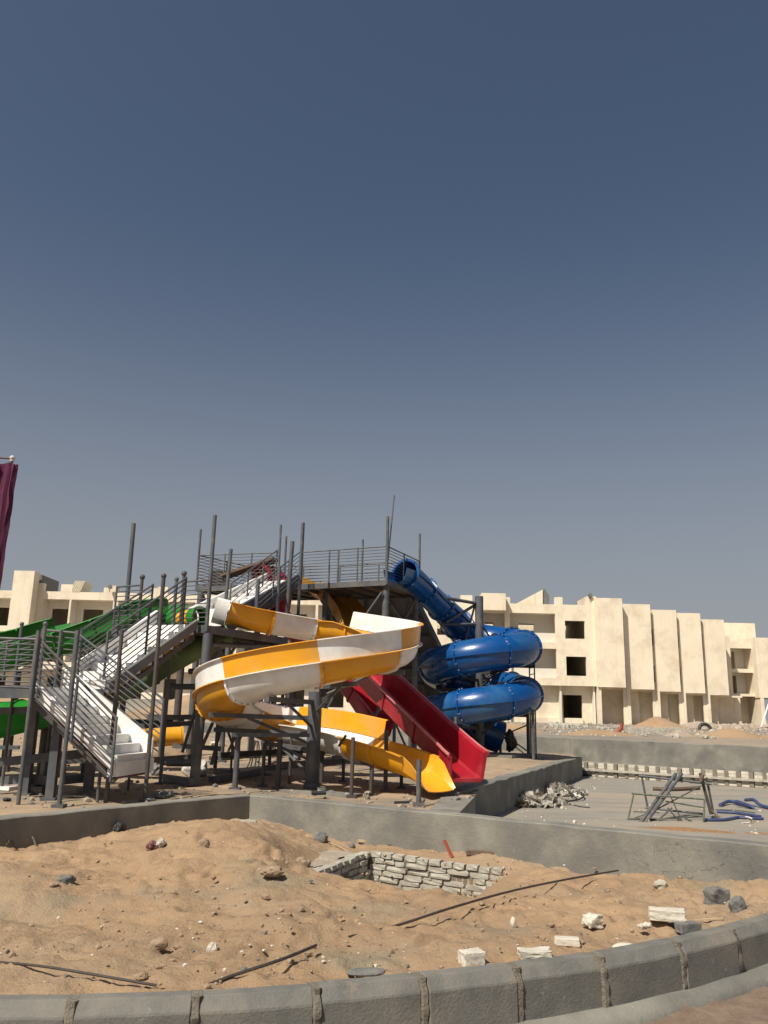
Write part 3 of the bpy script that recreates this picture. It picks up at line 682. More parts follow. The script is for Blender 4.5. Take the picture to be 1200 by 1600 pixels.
box_part('rear_wall', 'plaster', lb_, x0, x1, YL+7, YL+7.2, gl-1.4, zt); box_part('side_wall', 'plaster', lb_, x0-.2, x0, YL+.02, YL+7.2, gl-1.4, zt-.01); box_part('side_wall', 'plaster', lb_, x1, x1+.2, YL+.02, YL+7.2, gl-1.4, zt)
a = rc(22,54,895,1045,YL); box_part('stair_tower', 'plaster', lb_, a[0], a[1], YL-1.1, YL-.01, bz(1046,YL,40), a[3])
a = rc(15,33,897,925,YL); box_part('tower_wing', 'plaster', lb_, a[0]+.2, a[1], YL+.3, YL+4, a[2]-.3, a[3]); a = rc(54,60,897,925,YL); box_part('shaded_flank', 'greystone', lb_, a[0], a[1]+.1, YL+.3, YL+4, a[2]-.3, a[3])  # grey on the flank paints the shade of the tower's right side
for p0, p1, py in ((54,68,911),(95,113,913),(162,169,918),(169,184,915),(238,246,919),(246,262,917),(343,352,924),(352,366,921),(430,446,926)): merlon(p0,p1,py,YL,lb_,.5,930)
def tilted(px0, px1, py0, py1, Y, par):
    a = rc(px0,px1,py0,py1,Y)
    for k in range(5):
        q = (a[1]-a[0])/5; bm = bmesh.new(); R = Matrix.Rotation(.35,3,'Y')
        b_box(bm, V((a[0]+q*(k+.5)+.15,Y+1,(a[2]+a[3])/2)), q*.8, 2, a[3]-a[2], R); put('profiled_sheet', bm, 'tin', par)
ts = thing('profiled_sheets', 'leaning stack of pale ribbed sheets on the left hand roof', 'sheets', (bx(120,YL),YL+1,zt-.4)); tilted(110,126,907,926,YL,ts)
for px, py, Y, lb2 in ((172,917,66.6,'small round lamp on the left parapet pier'),(922,930,65.9,'small lamp on the pier of the right hand roof')):
    c_ = P(px,py,Y); bm = bmesh.new(); b_tube(bm, [c_+V((0,-.1,0)), c_+V((0,.1,0))], .16, 12); b_bar(bm, c_, c_+V((0,0,-.45)), .05, .05); solo('roof_lamp', bm, 'greystone', lb2, 'lamp')

# ------------------------------------------------------------------ PLATFORMS
def plan(px, py, z): p = G(px, py, z); return V((p.x,p.y,z))
def deck(parent, pts, z, th=.14, joists=4, floor='wood'):
    """frame beams round the edge, boards between, joists below"""
    n = len(pts)
    bm = bmesh.new(); b_prism(bm, [p+(sum(pts, V())/n-p)*.03 for p in pts], z-.045, z); put('deck_panel', bm, floor, parent)
    for i in range(n):
        a, b = pts[i].copy(), pts[(i+1)%n].copy(); a.z = b.z = z-th/2+.012; bar('edge_beam', a, b, 0, 'steel', parent, sq=(th*.45, th))
    for k in range(joists):
        t = (k+1)/(joists+1); a = pts[0].lerp(pts[1], t); b = pts[3].lerp(pts[2], t); a.z = b.z = z-.09; bar('joist', a, b, 0, 'dark', parent, sq=(.05,.08))
Zu = 5.0
A_, B_, C_ = plan(470,914,Zu), plan(604,907,Zu), plan(655,926,Zu); D_ = A_+C_-B_
upf = thing('upper_platform', 'grey steel top platform with barred railing above the yellow slide', 'platform', V((B_.x,B_.y,ZY)))
deck(upf, [A_,B_,C_,D_], Zu)
RH = V((0,0,.90))
railing(upf, A_+RH, B_+RH, .88, 10, 4); railing(upf, B_+RH, C_+RH, .88, 10, 3); railing(upf, D_+RH, C_+RH, .88, 6, 3)
for p, ty, rr in ((A_,817,.035),(B_,807,.04),(C_,834,.03)): bar('tall_post', V((p.x,p.y,Zu-.1)), V((p.x,p.y,ztop(p,ty))), rr, 'steel', upf)
for q, ty in ((.33,843),(.02,860)):
    p = A_.lerp(B_, q)+(C_-B_)*.9; bar('tall_post', V((p.x,p.y,Zu-.1)), V((p.x,p.y,ztop(p,ty))), .03, 'steel', upf)
bar('leaning_rod', B_+V((-.02,.1,0)), P(616,774,21.4), .02, 'steel', upf)
for p, r_ in ((B_+(A_-B_)*.03+(C_-B_)*.06,.09),(C_+(A_-B_)*.02-(C_-B_)*.05,.075),(A_.lerp(B_,.18)+(C_-B_)*.25,.07),(D_.lerp(C_,.35),.07)):
    bar('column', V((p.x,p.y,ZY-.05)), V((p.x,p.y,Zu-.15)), r_, 'steel' if p is not D_ else 'dark', upf)
for a, b in (((597,925,21.2),(555,985,21.4)),((650,935,23.1),(612,1010,23.4)),((640,940,23.2),(600,1060,23.6)),((610,945,22),(640,985,23)),((505,935,22.5),(530,985,23)),((655,1010,23.2),(575,1010,24)),((655,1060,23.2),(585,1058,24)),((655,970,23.2),(520,975,24.5)),((600,1040,21.2),(480,1040,23))):
    bar('brace', P(*a), P(*b), .035, 'steel', upf)
# second top platform, left
E_, F_ = plan(307,917,Zu), plan(434,914,Zu); vv_ = V((.55,.83,0))*2.3; F2, E2 = F_+vv_, E_+vv_
up2 = thing('rear_platform', 'smaller grey top platform at the head of the stairs with a red slide mouth', 'platform', V((E_.x,E_.y,ZY)))
deck(up2, [E_,F_,F2,E2], Zu)
railing(up2, E_+RH, F_+RH, .88, 9, 4); railing(up2, E_+RH, E2+RH, .88, 9, 3); railing(up2, E2+RH, F2+RH, .88, 9, 4)
for p, ty in ((E_,827),(F_,820),(E_.lerp(F_,.55)+vv_*.8,838),(E_.lerp(F_,.62)+vv_*.8,850)): bar('tall_post', V((p.x,p.y,Zu-.1)), V((p.x,p.y,ztop(p,ty))), .032, 'steel', up2)
for p in (E_.lerp(F_,.06), E2.lerp(F2,.1), F_.lerp(E_,.12)+vv_*.1, F2): bar('column', V((p.x,p.y,ZY-.05)), V((p.x,p.y,Zu-.15)), .09, 'steel', up2)
bar('brace', P(316,925,22.5), P(330,975,23), .04, 'dark', up2); bar('brace', P(372,940,23), P(350,990,23), .04, 'dark', up2)
# dark counter box and beam
bm = bmesh.new(); b_box(bm, P(342,903,23.4)+V((0,0,-.1)), .45, .45, .6); solo('site_box', bm, 'dark', 'dark box standing on the smaller top platform', 'box')
bm = bmesh.new(); b_bar(bm, P(350,901,23.0), P(431,874,22.6), .5, .07); solo('sloping_board', bm, 'oldwood', 'dark board lying aslant across the smaller top platform rail', 'board')

# middle platform
Zm = 3.07
M0 = plan(323,978,Zm); M2 = plan(448,998,Zm); mu = V((-.86,.5,0)); M1 = M0+mu*2.3; M3 = M1+(M2-M0)
mid = thing('middle_platform', 'grey steel half height platform where the yellow and green slides begin', 'platform', V((M0.x,M0.y,ZY)))
deck(mid, [M1,M0,M2,M3], Zm, .13, 5, 'dark')
mr = V((0,0,.8))
railing(mid, M0+mr, M0+mu*.62+mr, .78, 9, 2)
railing(mid, M1+mr, M1+(M0-M1)*.28+mr, .78, 8, 2)
cb = G(303,1228,ZY); bar('column', cb, V((M0.x+.02,M0.y+.06,Zm-.12)), .085, 'steel', mid)
bar('tall_post', V((M0.x,M0.y,Zm-.1)), P(336,805,14.4), .035, 'steel', mid)
bar('tall_post', P(193,1000,16.2), P(209,818,16.2), .045, 'steel', mid)
for q, ty, z_ in ((M0+mu*.62,897,0),(M1+(M0-M1)*.28,905,0)):
    bar('rail_post', V((q.x,q.y,Zm-.1)), V((q.x,q.y,Zm+.92)), .03, 'dark', mid); ball('ball_cap', V((q.x,q.y,Zm+.95)), .05, 'dark', mid)
for px, py, ty, r_, m_ in ((272,1180,985,.10,'dark'),(345,1190,1000,.07,'steel'),(392,1175,1000,.08,'dark'),(424,1170,1000,.09,'dark'),(372,1175,1005,.06,'steel'),(447,1180,1010,.07,'dark'),(296,1185,1000,.05,'dark')):
    post(mid, px, py, ty, r_, m_, 'column')
for a, b, r_ in (((296,1049,14.5),(318,1049,14.4),.05),((268,1073,14.5),(312,1073,14.4),.05),((262,1192,14.6),(303,1192,14.4),.06),((330,1000,15),(362,1043,15.3),.035),((348,1003,15),(330,1045,15.5),.03),((372,1003,15.5),(345,1048,16),.03),((310,1180,14.5),(332,1130,14.8),.03),((285,1175,15.5),(305,1110,15.2),.03),((400,1005,16),(380,1050,16.5),.03),((440,1005,16.5),(425,1040,16.8),.03),((470,1005,17),(500,1010,17),.03),((330,1007,14.8),(455,1012,16.6),.045)):
    bar('brace', P(*a), P(*b), r_, 'steel', mid)

for a, b, sq in (((205,1190,15.5),(300,1183,15.5),(.07,.1)),((230,1122,15.5),(310,1120,15.5),(.06,.09)),((270,1165,16.5),(345,1170,16.5),(.06,.09)),((345,1180,16),(480,1172,16.5),(.08,.1)),((330,1195,15),(350,1120,15.2),(.04,.04)),((205,1135,14.5),(300,1130,14.6),(.05,.08)),((440,1195,15.5),(560,1188,16.5),(.08,.1)),((520,1185,17),(640,1178,18),(.08,.1)),((380,1110,16.5),(480,1095,17),(.05,.05)),((560,1175,18),(600,1090,19),(.05,.05)),((520,1090,17.5),(470,1180,17.5),(.04,.04)),((500,1100,17.5),(560,1175,17.5),(.04,.04)),((545,1120,18.5),(545,1185,18.5),(.06,.06)),((575,1110,18.5),(575,1185,18.5),(.06,.06)),((520,1120,19),(520,1180,19),(.06,.06)),((535,1060,19.5),(480,1120,19.5),(.07,.07)),((600,1090,19),(640,1180,19),(.05,.05))):
    bar('lower_beam', P(*a), P(*b), 0, 'dark' if a[0] % 2 else 'steel', mid, sq=sq)

# lower landing + left landing
Zl = 1.93
lw = thing('lower_landing', 'grey steel lower landing between the two white stairs at far left', 'platform', V((-4.8,11.4,ZY)))
l0, l1 = P(-60,1075,11.5), P(54,1077,11.45); l2, l3 = P(102,1066,12.5), P(-50,1064,13.0)
for q in (l0,l1,l2,l3): q.z = Zl
deck(lw, [l0,l1,l2,l3], Zl, .12, 3, 'plank')
e0, e1, e2, e3 = P(100,1062,12.9), P(163,1078,12.6), P(120,1060,14.0), P(60,1060,13.6)
for q in (e0,e1,e2,e3): q.z = Zl+.01
bm = bmesh.new(); b_prism(bm, [l2,e1,e2,l2+V((-.3,.9,0))], Zl-.06, Zl+.01); put('deck_panel', bm, 'white', lw)
bar('edge_beam', l2+V((0,0,-.05)), e1+V((0,0,-.05)), 0, 'steel', lw, sq=(.06,.1))
railing(lw, P(-40,996,11.25), P(57,999,11.25), .68, 9, 2)
railing(lw, P(67,984,12.7), P(119,989,12.5), .82, 9, 2)
railing(lw, P(-40,1012,13.2), P(66,992,13.0), .6, 7, 3)
for px, py, ty, r_, cap in ((28,1258,985,.028,False),(92,1261,985,.03,False),(40,1240,975,.03,True),(67,1240,985,.025,False),(2,1235,975,.025,True)): post(lw, px, py, ty, r_, 'steel', 'post', cap=cap)
post(lw, 38,1243,1090,.062,'steel','column',sq=True); post(lw, 78,1250,1105,.055,'steel','column',sq=True); post(lw, 62,1213,1100,.07,'dark','column'); post(lw, 137,1240,1120,.06,'steel','column',sq=True); post(lw, 4,1200,1100,.05,'dark','column')
for a, b, sq in (((-40,1083,11.3),(60,1083,11.3),(.10,.13)),((-40,1112,13),(85,1108,12.8),(.07,.1)),((-40,1195,12),(145,1176,12.4),(.08,.12)),((44,1218,12.4),(80,1219,12.4),(.09,.12)),((100,1219,12.6),(135,1215,12.8),(.09,.12)),((0,1168,14),(30,1168,14),(.06,.06)),((-20,1222,13),(50,1216,13),(.1,.12)),((80,1190,14),(230,1178,14.5),(.08,.12)),((60,1109,12.6),(92,1109,12.6),(.07,.09))):
    bar('beam', P(*a), P(*b), 0, 'steel', lw, sq=sq)

# stairs
def stairs(name, label, bf, bb, tf, tb, n, loc, sideh=.16, back=True, frontm='white', under=True, group=None, down=.02, fb=(-.14,.22)):
    r = thing(name, label, 'stairs', loc, group)
    for k in range(n):
        t0, t1 = k/n, (k+1)/n; zk = bf.z+(tf.z-bf.z)*t1
        a, b, c_, d_ = bf.lerp(tf,t0), bf.lerp(tf,t1), bb.lerp(tb,t1), bb.lerp(tb,t0)
        bm = bmesh.new(); b_prism(bm, [a,b,c_,d_], zk-(tf.z-bf.z)/n-.02, zk-.0)
        put('tread', bm, 'white', r)
    for (p, q, m_, nm) in ((bf,tf,frontm,'stringer'),(bb,tb,'white','stringer')):
        d = V((q.x-p.x,q.y-p.y,0)).normalized(); nrm = V((-d.y,d.x,0))*.035; w_ = (bb-bf); w_ = w_.normalized(); off = w_*(-.05 if p is bf else .05)
        bm = bmesh.new(); vs = []
        for s_ in (-1, 1):
            lo_, hi_ = fb if p is bf else (-.14, sideh+.2)
            for pt, dz in ((p,lo_),(p,hi_),(q,hi_),(q,lo_)): vs.append(bm.verts.new(pt+off+nrm*s_+V((0,0,dz))))
        bm.faces.new(vs[:4]); bm.faces.new(vs[4:][::-1])
        for i in range(4): bm.faces.new((vs[i],vs[(i+1)%4],vs[4+(i+1)%4],vs[4+i]))
        bmesh.ops.recalc_face_normals(bm, faces=bm.faces)
        bmesh.ops.bevel(bm, geom=list(bm.edges), offset=.01, segments=1, affect='EDGES')
        put(nm, bm, m_, r)
    if under:
        for k in range(n):
            t = (k+.5)/n; p = bf.lerp(tf,t)+V((0,0,-.17)); w_ = (bb-bf).normalized(); bar('tread_bracket', p+w_*.0, p+w_*.9, 0, 'maroon' if frontm == 'white' else 'ochre', r, sq=(.16,.13))
        a, b = bf+V((0,0,-.2)), tf+V((0,0,-.2)); bar('carriage', a, b, 0, 'dark', r, sq=(.06,.08))
    return r
bf, bb, tf, tb = P(182,1196,11.3), P(236,1180,12.35), P(54,1082,11.45), P(102,1076,12.5); tf.z = tb.z = Zl; bb.z = bf.z
s1 = stairs('staircase', 'white stairs coming down to the sand at lower left, lowest flight', bf, bb, tf, tb, 8, V((bf.x,bf.y,ZY)), .10, fb=(-.10,.07))
bm = bmesh.new(); d_ = V((tf.x-bf.x,tf.y-bf.y,0)).normalized()*-.06; b_prism(bm, [bf+d_*.5-(bb-bf)*.05, bb+d_*.5+(bb-bf)*.05, bb-d_*1.5+(bb-bf)*.05, bf-d_*1.5-(bb-bf)*.05], bf.z-.14, bf.z+.04); put('bottom_panel', bm, 'white', s1)
for a, b in (((bf,tf),(P(62,999,11.1),P(182,1122,11.2))),):
    railing(s1, b[0], b[1], .80, 9, 3)
railing(s1, P(119,988,12.6), P(256,1093,12.45), .80, 9, 3)
for px, py, ty, m_ in ((167,1252,1033,'dark'),(152,1253,1150,'steel'),(226,1248,1060,'dark')): post(s1, px, py, ty, .024, m_)
post(s1, 200,1235,1215,.02,'dark')
# flight 2
bf = P(163,1081,12.6); tf = P(303,982,14.3); bf.z, tf.z = Zl, Zm; w_ = V((-.86,.46,0))*.85; bb, tb = bf+w_, tf+w_
s2 = stairs('staircase', 'white stairs from the lower landing up to the middle platform', bf, bb, tf, tb, 8, V((bf.x,bf.y,ZY)), .1, frontm='greypanel', fb=(-.06,.11))
railing(s2, P(169,988,12.65), P(291,903,14.25), .84, 9, 3); railing(s2, P(128,984,13.1), P(239,914,14.9), .8, 9, 3)
for px, py, ty, r_, m_ in ((226,1252,900,.03,'dark'),(250,1226,905,.03,'steel'),(165,1255,985,.028,'dark'),(172,1200,1062,.06,'steel'),(183,1195,1030,.07,'dark'),(186,1130,1060,.05,'steel')): post(s2, px, py, ty, r_, m_, cap=(ty in (900,905)))
# flight 3
bf = P(383,962,17.6); tf = P(462,911,21.9); bf.z = 3.72; tf.z = Zu; d = tf-bf; bf = bf-d*.35; w_ = V((-.85,.5,0))*.95; bb, tb = bf+w_, tf+w_
s3 = stairs('staircase', 'white upper stairs rising to the top platform behind the yellow slide', bf, bb, tf, tb, 11, V((bf.x,bf.y,ZY)), .12, frontm='steel')
railing(s3, P(401,915,17.8), P(472,860,21.9), .85, 7, 4); railing(s3, P(361,912,18.2), P(433,860,22.2), .85, 7, 4)
for a, b, r_ in (((352,945,17.5),(361,858,17.5),.04),((401,950,17.8),(404,905,17.8),.04),((448,963,19.5),(457,846,19.5),.05),((433,960,19),(437,885,19),.04),((466,960,21),(473,817,21),.04)):
    bar('post', P(*a), P(*b), r_, 'steel', s3)
for x_ in (352, 433, 448, 466):
    p = P(x_,958,{352:17.5,433:19,448:19.5,466:21}[x_]); bar('post', V((p.x,p.y,ZY)), p, .04, 'dark', s3)

# ------------------------------------------------------------------ YELLOW AND WHITE SPIRAL SLIDE
cbase = G(487,1233,ZY); HC = V((-1.21,14.3,0)); R1 = 1.45
def hel(deg, z): a = math.radians(deg); return V((HC.x+R1*math.cos(a), HC.y+R1*math.sin(a), z))
zq = lambda deg: 2.5+(deg/180.0)*1.02           # height of the trough bottom over the turn (deg falls from 90 to -270)
s0 = P(352,975,15.4)
pts = [s0, P(392,985,15.5), P(440,994,15.65), P(500,1004,15.85)]
path1 = spline(pts+[hel(78, zq(78))], .1)[:-1]
helix = [hel(78-2*k, zq(78-2*k)) for k in range(165)]     # 78 .. -250
endp = [hel(-250, zq(-250)), V((-1.0,15.1,1.02)), V((-.25,14.35,.89)), V((.3,13.8,.77)), V((.60,13.5,.68))]
path2 = spline(endp, .1)[1:]
ALL = path1+helix+path2; FR = frames(ALL)
n1, n2 = len(path1), len(path1)+len(helix)
# trough profile, u positive = left of travel = outer side
bowl = [(-.40,.36),(-.385,.24),(-.34,.13),(-.25,.05),(-.12,.008),(0,0),(.12,.008),(.25,.05),(.34,.13),(.385,.24),(.395,.33),(.47,.335)]
bowl = [(-.47,.36)]+bowl
upperp = [(.415,.352),(.425,.50),(.435,.66),(.48,.67)]
slide = thing('spiral_slide', 'yellow and white open spiral water slide winding round its grey column', 'water slide', V((cbase.x,cbase.y,ZY)))
def deg_i(d): return n1+int(round((78-d)/2))
cuts = [0, int(n1*.42), int(n1*.80)]+[deg_i(d) for d in (62,15,-32,-77,-125,-172,-212)]+[n2-1, n2+int((len(path2))*.55), n2+int(len(path2)*.75), len(ALL)-1]
cols = [('yellow',None),('white',None),('yellow','white'),('yellow','white'),('white','yellow'),('yellow','white'),('white','yellow'),('yellow','white'),('white','yellow'),('yellow','white'),('white','yellow'),('yellow','white'),('yellow','yellow')]
for k, (a, b) in enumerate(zip(cuts, cuts[1:])):
    cb_, cu = cols[min(k, len(cols)-1)]
    if k == len(cuts)-2: cb_, cu = 'yellow', None
    if k == len(cuts)-3: cb_, cu = 'yellow', 'yellow'
    seg = FR[a:b+1]
    if len(seg) < 2: continue
    bm = bmesh.new(); b_sweep(bm, seg, offset_profile(bowl, .014)); tr = put('trough', bm, cb_, slide, True, 50)
    if cu:
        up_s = upperp
        if k == 2: seg = seg[len(seg)//2:]
        if k == len(cuts)-3: seg = seg[:max(3,int(len(seg)*.35))]
        bm = bmesh.new(); b_sweep(bm, seg, offset_profile(up_s, .012)); put('side_panel', bm, cu, slide, True, 50)
    # bolted flange at the end of the segment
    if b < len(ALL)-1:
        p, s, n = FR[b]; p2, s2_, n2_ = FR[min(b+1,len(ALL)-1)]
        d = (p2-p).normalized()*.02
        bm = bmesh.new(); fl = [(u*1.0, v) for u, v in bowl[1:-1]]
        inner = fl; outer = [(u*1.09, v*1.0-(.035 if abs(u) < .3 else .02 if abs(u) < .36 else 0)) for u, v in fl]
        b_sweep(bm, [(p-d,s,n),(p+d,s,n)], inner+outer[::-1]); put('flange', bm, 'white' if cb_ == 'white' else 'yellow', slide)
        if 3 <= k <= 7:
            for j in range(1, len(outer)-1, 1):
                q = p+s*outer[j][0]*.985+n*(outer[j][1]+.008); o = ball('bolt', q-d*1.3, .011, 'dark', slide)
# entrance piece (white) and mouth flare (yellow)
p, s, n = FR[0]; t_ = (FR[1][0]-p).normalized()
bm = bmesh.new(); pr = [(-.36,.40),(-.43,.36),(-.46,.2),(-.36,.02),(0,-.04),(.3,.02),(.42,.12),(.44,.22)]
b_sweep(bm, [(p-t_*.26,s,n),(p-t_*.02,s,n)], offset_profile([(u*.98,v) for u, v in pr], .02)); put('entry_piece', bm, 'white', slide, True)
p, s, n = FR[-1]; t_ = (p-FR[-2][0]).normalized()
bm = bmesh.new(); fl = [(-.40,.36),(-.34,.13),(-.18,.03),(0,0),(.18,.03),(.34,.13),(.40,.36)]
fr2 = []
rings = []
for k, (w_, h_, dz) in enumerate(((1,1,0),(.98,.85,-.01),(.9,.5,-.02),(.85,.14,-.04))):
    pp = p+t_*.17*k+V((0,0,dz)); prof_ = [(u*w_, v*h_) for u, v in fl]; rings.append([bm.verts.new(pp+s*u+n*v) for u, v in offset_profile(prof_, .014)])
for A, B in zip(rings, rings[1:]):
    for j in range(len(A)): bm.faces.new((A[j],A[(j+1)%len(A)],B[(j+1)%len(A)],B[j]))
bm.faces.new(rings[0]); bm.faces.new(rings[-1]); bmesh.ops.recalc_face_normals(bm, faces=bm.faces); put('mouth', bm, 'yellow', slide, True)
# column and supports
bar('column', V((cbase.x,cbase.y,ZY-.05)), V((cbase.x,cbase.y,2.0)), .115, 'steel', slide)
bar('column_foot', V((cbase.x,cbase.y,ZY-.02)), V((cbase.x,cbase.y,ZY+.1)), .14, 'steel', slide)
cz = lambda z: V((cbase.x,cbase.y,z))
for deg, dz in ((-105,.0),(-150,0),(-195,0),(-240,.0),(-60,0),(-20,0)):
    q = hel(deg, zq(deg)-.06); a = cz(q.z-.02); bar('support_arm', a, q+(q-a).normalized()*.25, 0, 'steel', slide, sq=(.055,.075))
    bar('arm_brace', cz(q.z-.45), q.lerp(a,.25)+V((0,0,-.03)), .025, 'steel', slide)
bar('support_arm', P(362,1148,13.4), P(483,1149,13.9), 0, 'steel', slide, sq=(.06,.06))
for px, py, ty, r_, m_ in ((367,1234,1142,.045,'steel'),(360,1215,1140,.022,'steel'),(410,1229,1160,.03,'dark'),(434,1232,1155,.045,'dark'),(452,1225,1150,.025,'dark'),(502,1226,1170,.035,'dark'),(536,1222,1175,.03,'steel'),(549,1246,1152,.03,'dark'),(580,1242,1195,.035,'dark'),(602,1238,1140,.035,'dark'),(627,1232,1200,.03,'steel'),(654,1258,1187,.035,'steel')):
    post(slide, px, py, ty, r_, m_)
for a, b in (((372,1143,13.9),(356,1175,13.9)),((378,1148,13.9),(362,1180,13.9)),((352,1130,15),(372,1190,15)),((540,1150,13.5),(530,1165,13.8))): bar('brace', P(*a), P(*b), .022, 'dark', slide)

# ------------------------------------------------------------------ BLUE TUBE SLIDE
bc = G(750,1183,.5); BC = V((bc.x,bc.y,0)); RB, RT = 1.31, .475; RT_ = RT
blue = thing('tube_slide', 'glossy blue enclosed spiral tube slide with bolted flanges', 'water slide', V((bc.x,bc.y,ZY)))
kY = bc.y/25.0
def bh(deg, z): a = math.radians(deg); return V((BC.x+RB*math.cos(a), BC.y+RB*math.sin(a), z))
zb = lambda deg: 3.31+(deg+90)/360*1.34
lead = [P(634,897,22.3), P(652,912,22.9), P(680,940,23.9), P(712,972,25.0)]
hp = [bh(100-3*k, zb(100-3*k)) for k in range(int((100+630)/3))]
pre = spline(lead+[hp[0]], .12)[:-1]
end = [hp[-1], hp[-1]+(hp[-1]-hp[-2]).normalized()*.9+V((0,0,-.15))]
BP = pre+hp+spline(end,.12)[1:]
def tube_part(pts, r, m, parent, n=28, nm='tube_segment'):
    bm = bmesh.new(); rings = []; rr_ = r
    for i, p in enumerate(pts):
        r = rr_[i] if isinstance(rr_, list) else rr_
        t = (pts[min(i+1,len(pts)-1)]-pts[max(i-1,0)]).normalized(); s = V((0,0,1)).cross(t).normalized(); u = t.cross(s)
        rings.append([bm.verts.new(p+(s*math.cos(a)+u*math.sin(a))*r) for a in (2*PI*k/n for k in range(n))])
    for A, B in zip(rings, rings[1:]):
        for k in range(n): bm.faces.new((A[k],A[(k+1)%n],B[(k+1)%n],B[k]))
    bmesh.ops.recalc_face_normals(bm, faces=bm.faces)
    return put(nm, bm, m, parent, True)
def ring(p, t, r0_, r1_, w_, m, parent, n=32, nm='flange'):
    bm = bmesh.new(); s = V((0,0,1)).cross(t).normalized(); u = t.cross(s); R_ = []
    for k in range(n):
        a = 2*PI*k/n; d = s*math.cos(a)+u*math.sin(a); R_.append([bm.verts.new(p+d*q+t*e) for q, e in ((r0_,-w_),(r1_,-w_),(r1_,w_),(r0_,w_))])
    for k in range(n):
        A, B = R_[k], R_[(k+1)%n]
        for j in range(4): bm.faces.new((A[j],A[(j+1)%4],B[(j+1)%4],B[j]))
    bmesh.ops.recalc_face_normals(bm, faces=bm.faces); return put(nm, bm, m, parent)
marks = [0]; acc = 0
for i in range(1, len(BP)):
    acc += (BP[i]-BP[i-1]).length
    if acc > (1.05 if i < len(pre) else 1.12): marks.append(i); acc = 0
marks.append(len(BP)-1)
for a, b in zip(marks, marks[1:]):
    if b-a < 1: continue
    RTi = [.36+(RT_-.36)*sst(len(pre)*.35,len(pre)*1.05,i_) for i_ in range(a,b+1)]; RT = RTi[0]; sg = tube_part(BP[a:b+1], RTi, 'blue', blue)
    t_ = (BP[a+1]-BP[a]).normalized(); ring(BP[a], t_, RT-.01, RT+.055, .018, 'blue', blue)
    # bolts round the flange facing the camera
    s = V((0,0,1)).cross(t_).normalized(); u = t_.cross(s)
    for k in range(16):
        an = 2*PI*k/16; q = BP[a]+(s*math.cos(an)+u*math.sin(an))*(RT+.03)
        if (q-BP[a]).y < .1: o = bar('bolt', q-t_*.035, q+t_*.03, .008, 'white', blue)
    # seam flanges along both sides
    for sd in (-1, 1):
        bm = bmesh.new(); rings = []
        for i in range(a, b+1):
            t2 = (BP[min(i+1,len(BP)-1)]-BP[max(i-1,0)]).normalized(); s = V((0,0,1)).cross(t2).normalized()*sd
            rings.append([bm.verts.new(BP[i]+s*q+V((0,0,e))) for q, e in ((RTi[i-a]-.02,-.012),(RTi[i-a]+.045,-.012),(RTi[i-a]+.045,.012),(RTi[i-a]-.02,.012))])
        for A, B in zip(rings, rings[1:]):
            for j in range(4): bm.faces.new((A[j],A[(j+1)%4],B[(j+1)%4],B[j]))
        bm.faces.new(rings[0]); bm.faces.new(rings[-1]); bmesh.ops.recalc_face_normals(bm, faces=bm.faces); put('seam', bm, 'blue', blue)
RT = .36; p0 = BP[0]; t_ = (BP[0]-BP[1]).normalized(); ring(p0+t_*.03, t_, RT, RT+.07, .03, 'blue', blue)
bm = bmesh.new()      # flared entry tray in front of the hood
pr = [(-.37,.05),(-.33,-.16),(-.2,-.31),(0,-.36),(.2,-.31),(.33,-.16),(.37,.05)]; t2 = V((t_.x,t_.y,0)).normalized(); s = V((0,0,1)).cross(t2)
b_sweep(bm, [(p0+t2*.05,s,V((0,0,1))),(p0+t2*.6,s,V((0,0,1)))], offset_profile(pr, .02)); put('entry_tray', bm, 'blue', blue, True)
RT = .475; bar('column', V((bc.x,bc.y,ZY)), V((bc.x,bc.y,ztop(bc,932))), .125, 'steel', blue)
for dg in (-120,-60,0,60,-480+360,-20,-200,-240,-290):
    for tn in (0,-360):
        q = bh(dg, zb(dg+tn)-RT-.03)
        if dg+tn > 100 or dg+tn < -620: continue
        bar('support_arm', V((bc.x,bc.y,q.z-.06)), q, 0, 'dark', blue, sq=(.06,.08)); bar('arm_brace', V((bc.x,bc.y,q.z-.5)), V((bc.x,bc.y,q.z)).lerp(q,.7), .025, 'dark', blue)
for a, b, r_ in (((655,927,23.2),(746,943,bc.y),.05),((697,973,24),(741,946,bc.y),.045),((690,976,24),(746,975,bc.y),.04),((742,945,bc.y),(728,1000,bc.y),.03),((752,975,bc.y),(775,1010,bc.y+.3),.03),((652,1042,23.3),(745,1046,bc.y),.045),((752,1045,bc.y),(775,1080,bc.y),.03)): bar('tie_beam', P(*a), P(*b), r_, 'steel', blue)
for px, py, ty, r_, m_ in ((712,1190,1120,.045,'steel'),(782,1178,1118,.045,'dark'),(826,1186,1110,.05,'dark'),(834,1191,1108,.045,'steel')): post(blue, px, py, ty, r_, m_, 'post')
bar('brace', P(790,1147,bc.y), P(826,1132,bc.y-.6), .02, 'dark', blue); bar('brace', P(760,1128,bc.y), P(826,1175,bc.y-.6), .02, 'dark', blue); bar('brace', P(760,1132,bc.y), P(822,1180,bc.y-.6), .015, 'dark', blue)
lad = thing('ladder', 'thin brown steel ladder standing beside the right of the blue tube slide', 'ladder', G(838,1187,ZY))
q0, q1 = P(830,1187,24.4), P(838,1187,24.3); q0.z = q1.z = ZY
t0, t1 = V((q0.x,q0.y,ztop(q0,1034))), V((q1.x,q1.y,ztop(q1,1032)))
bar('ladder_rail', q0, t0, .02, 'dark', lad); bar('ladder_rail', q1, t1, .02, 'dark', lad)
for k in range(14): t = .06+k*.067; bar('rung', q0.lerp(t0,t), q1.lerp(t1,t), .013, 'dark', lad)
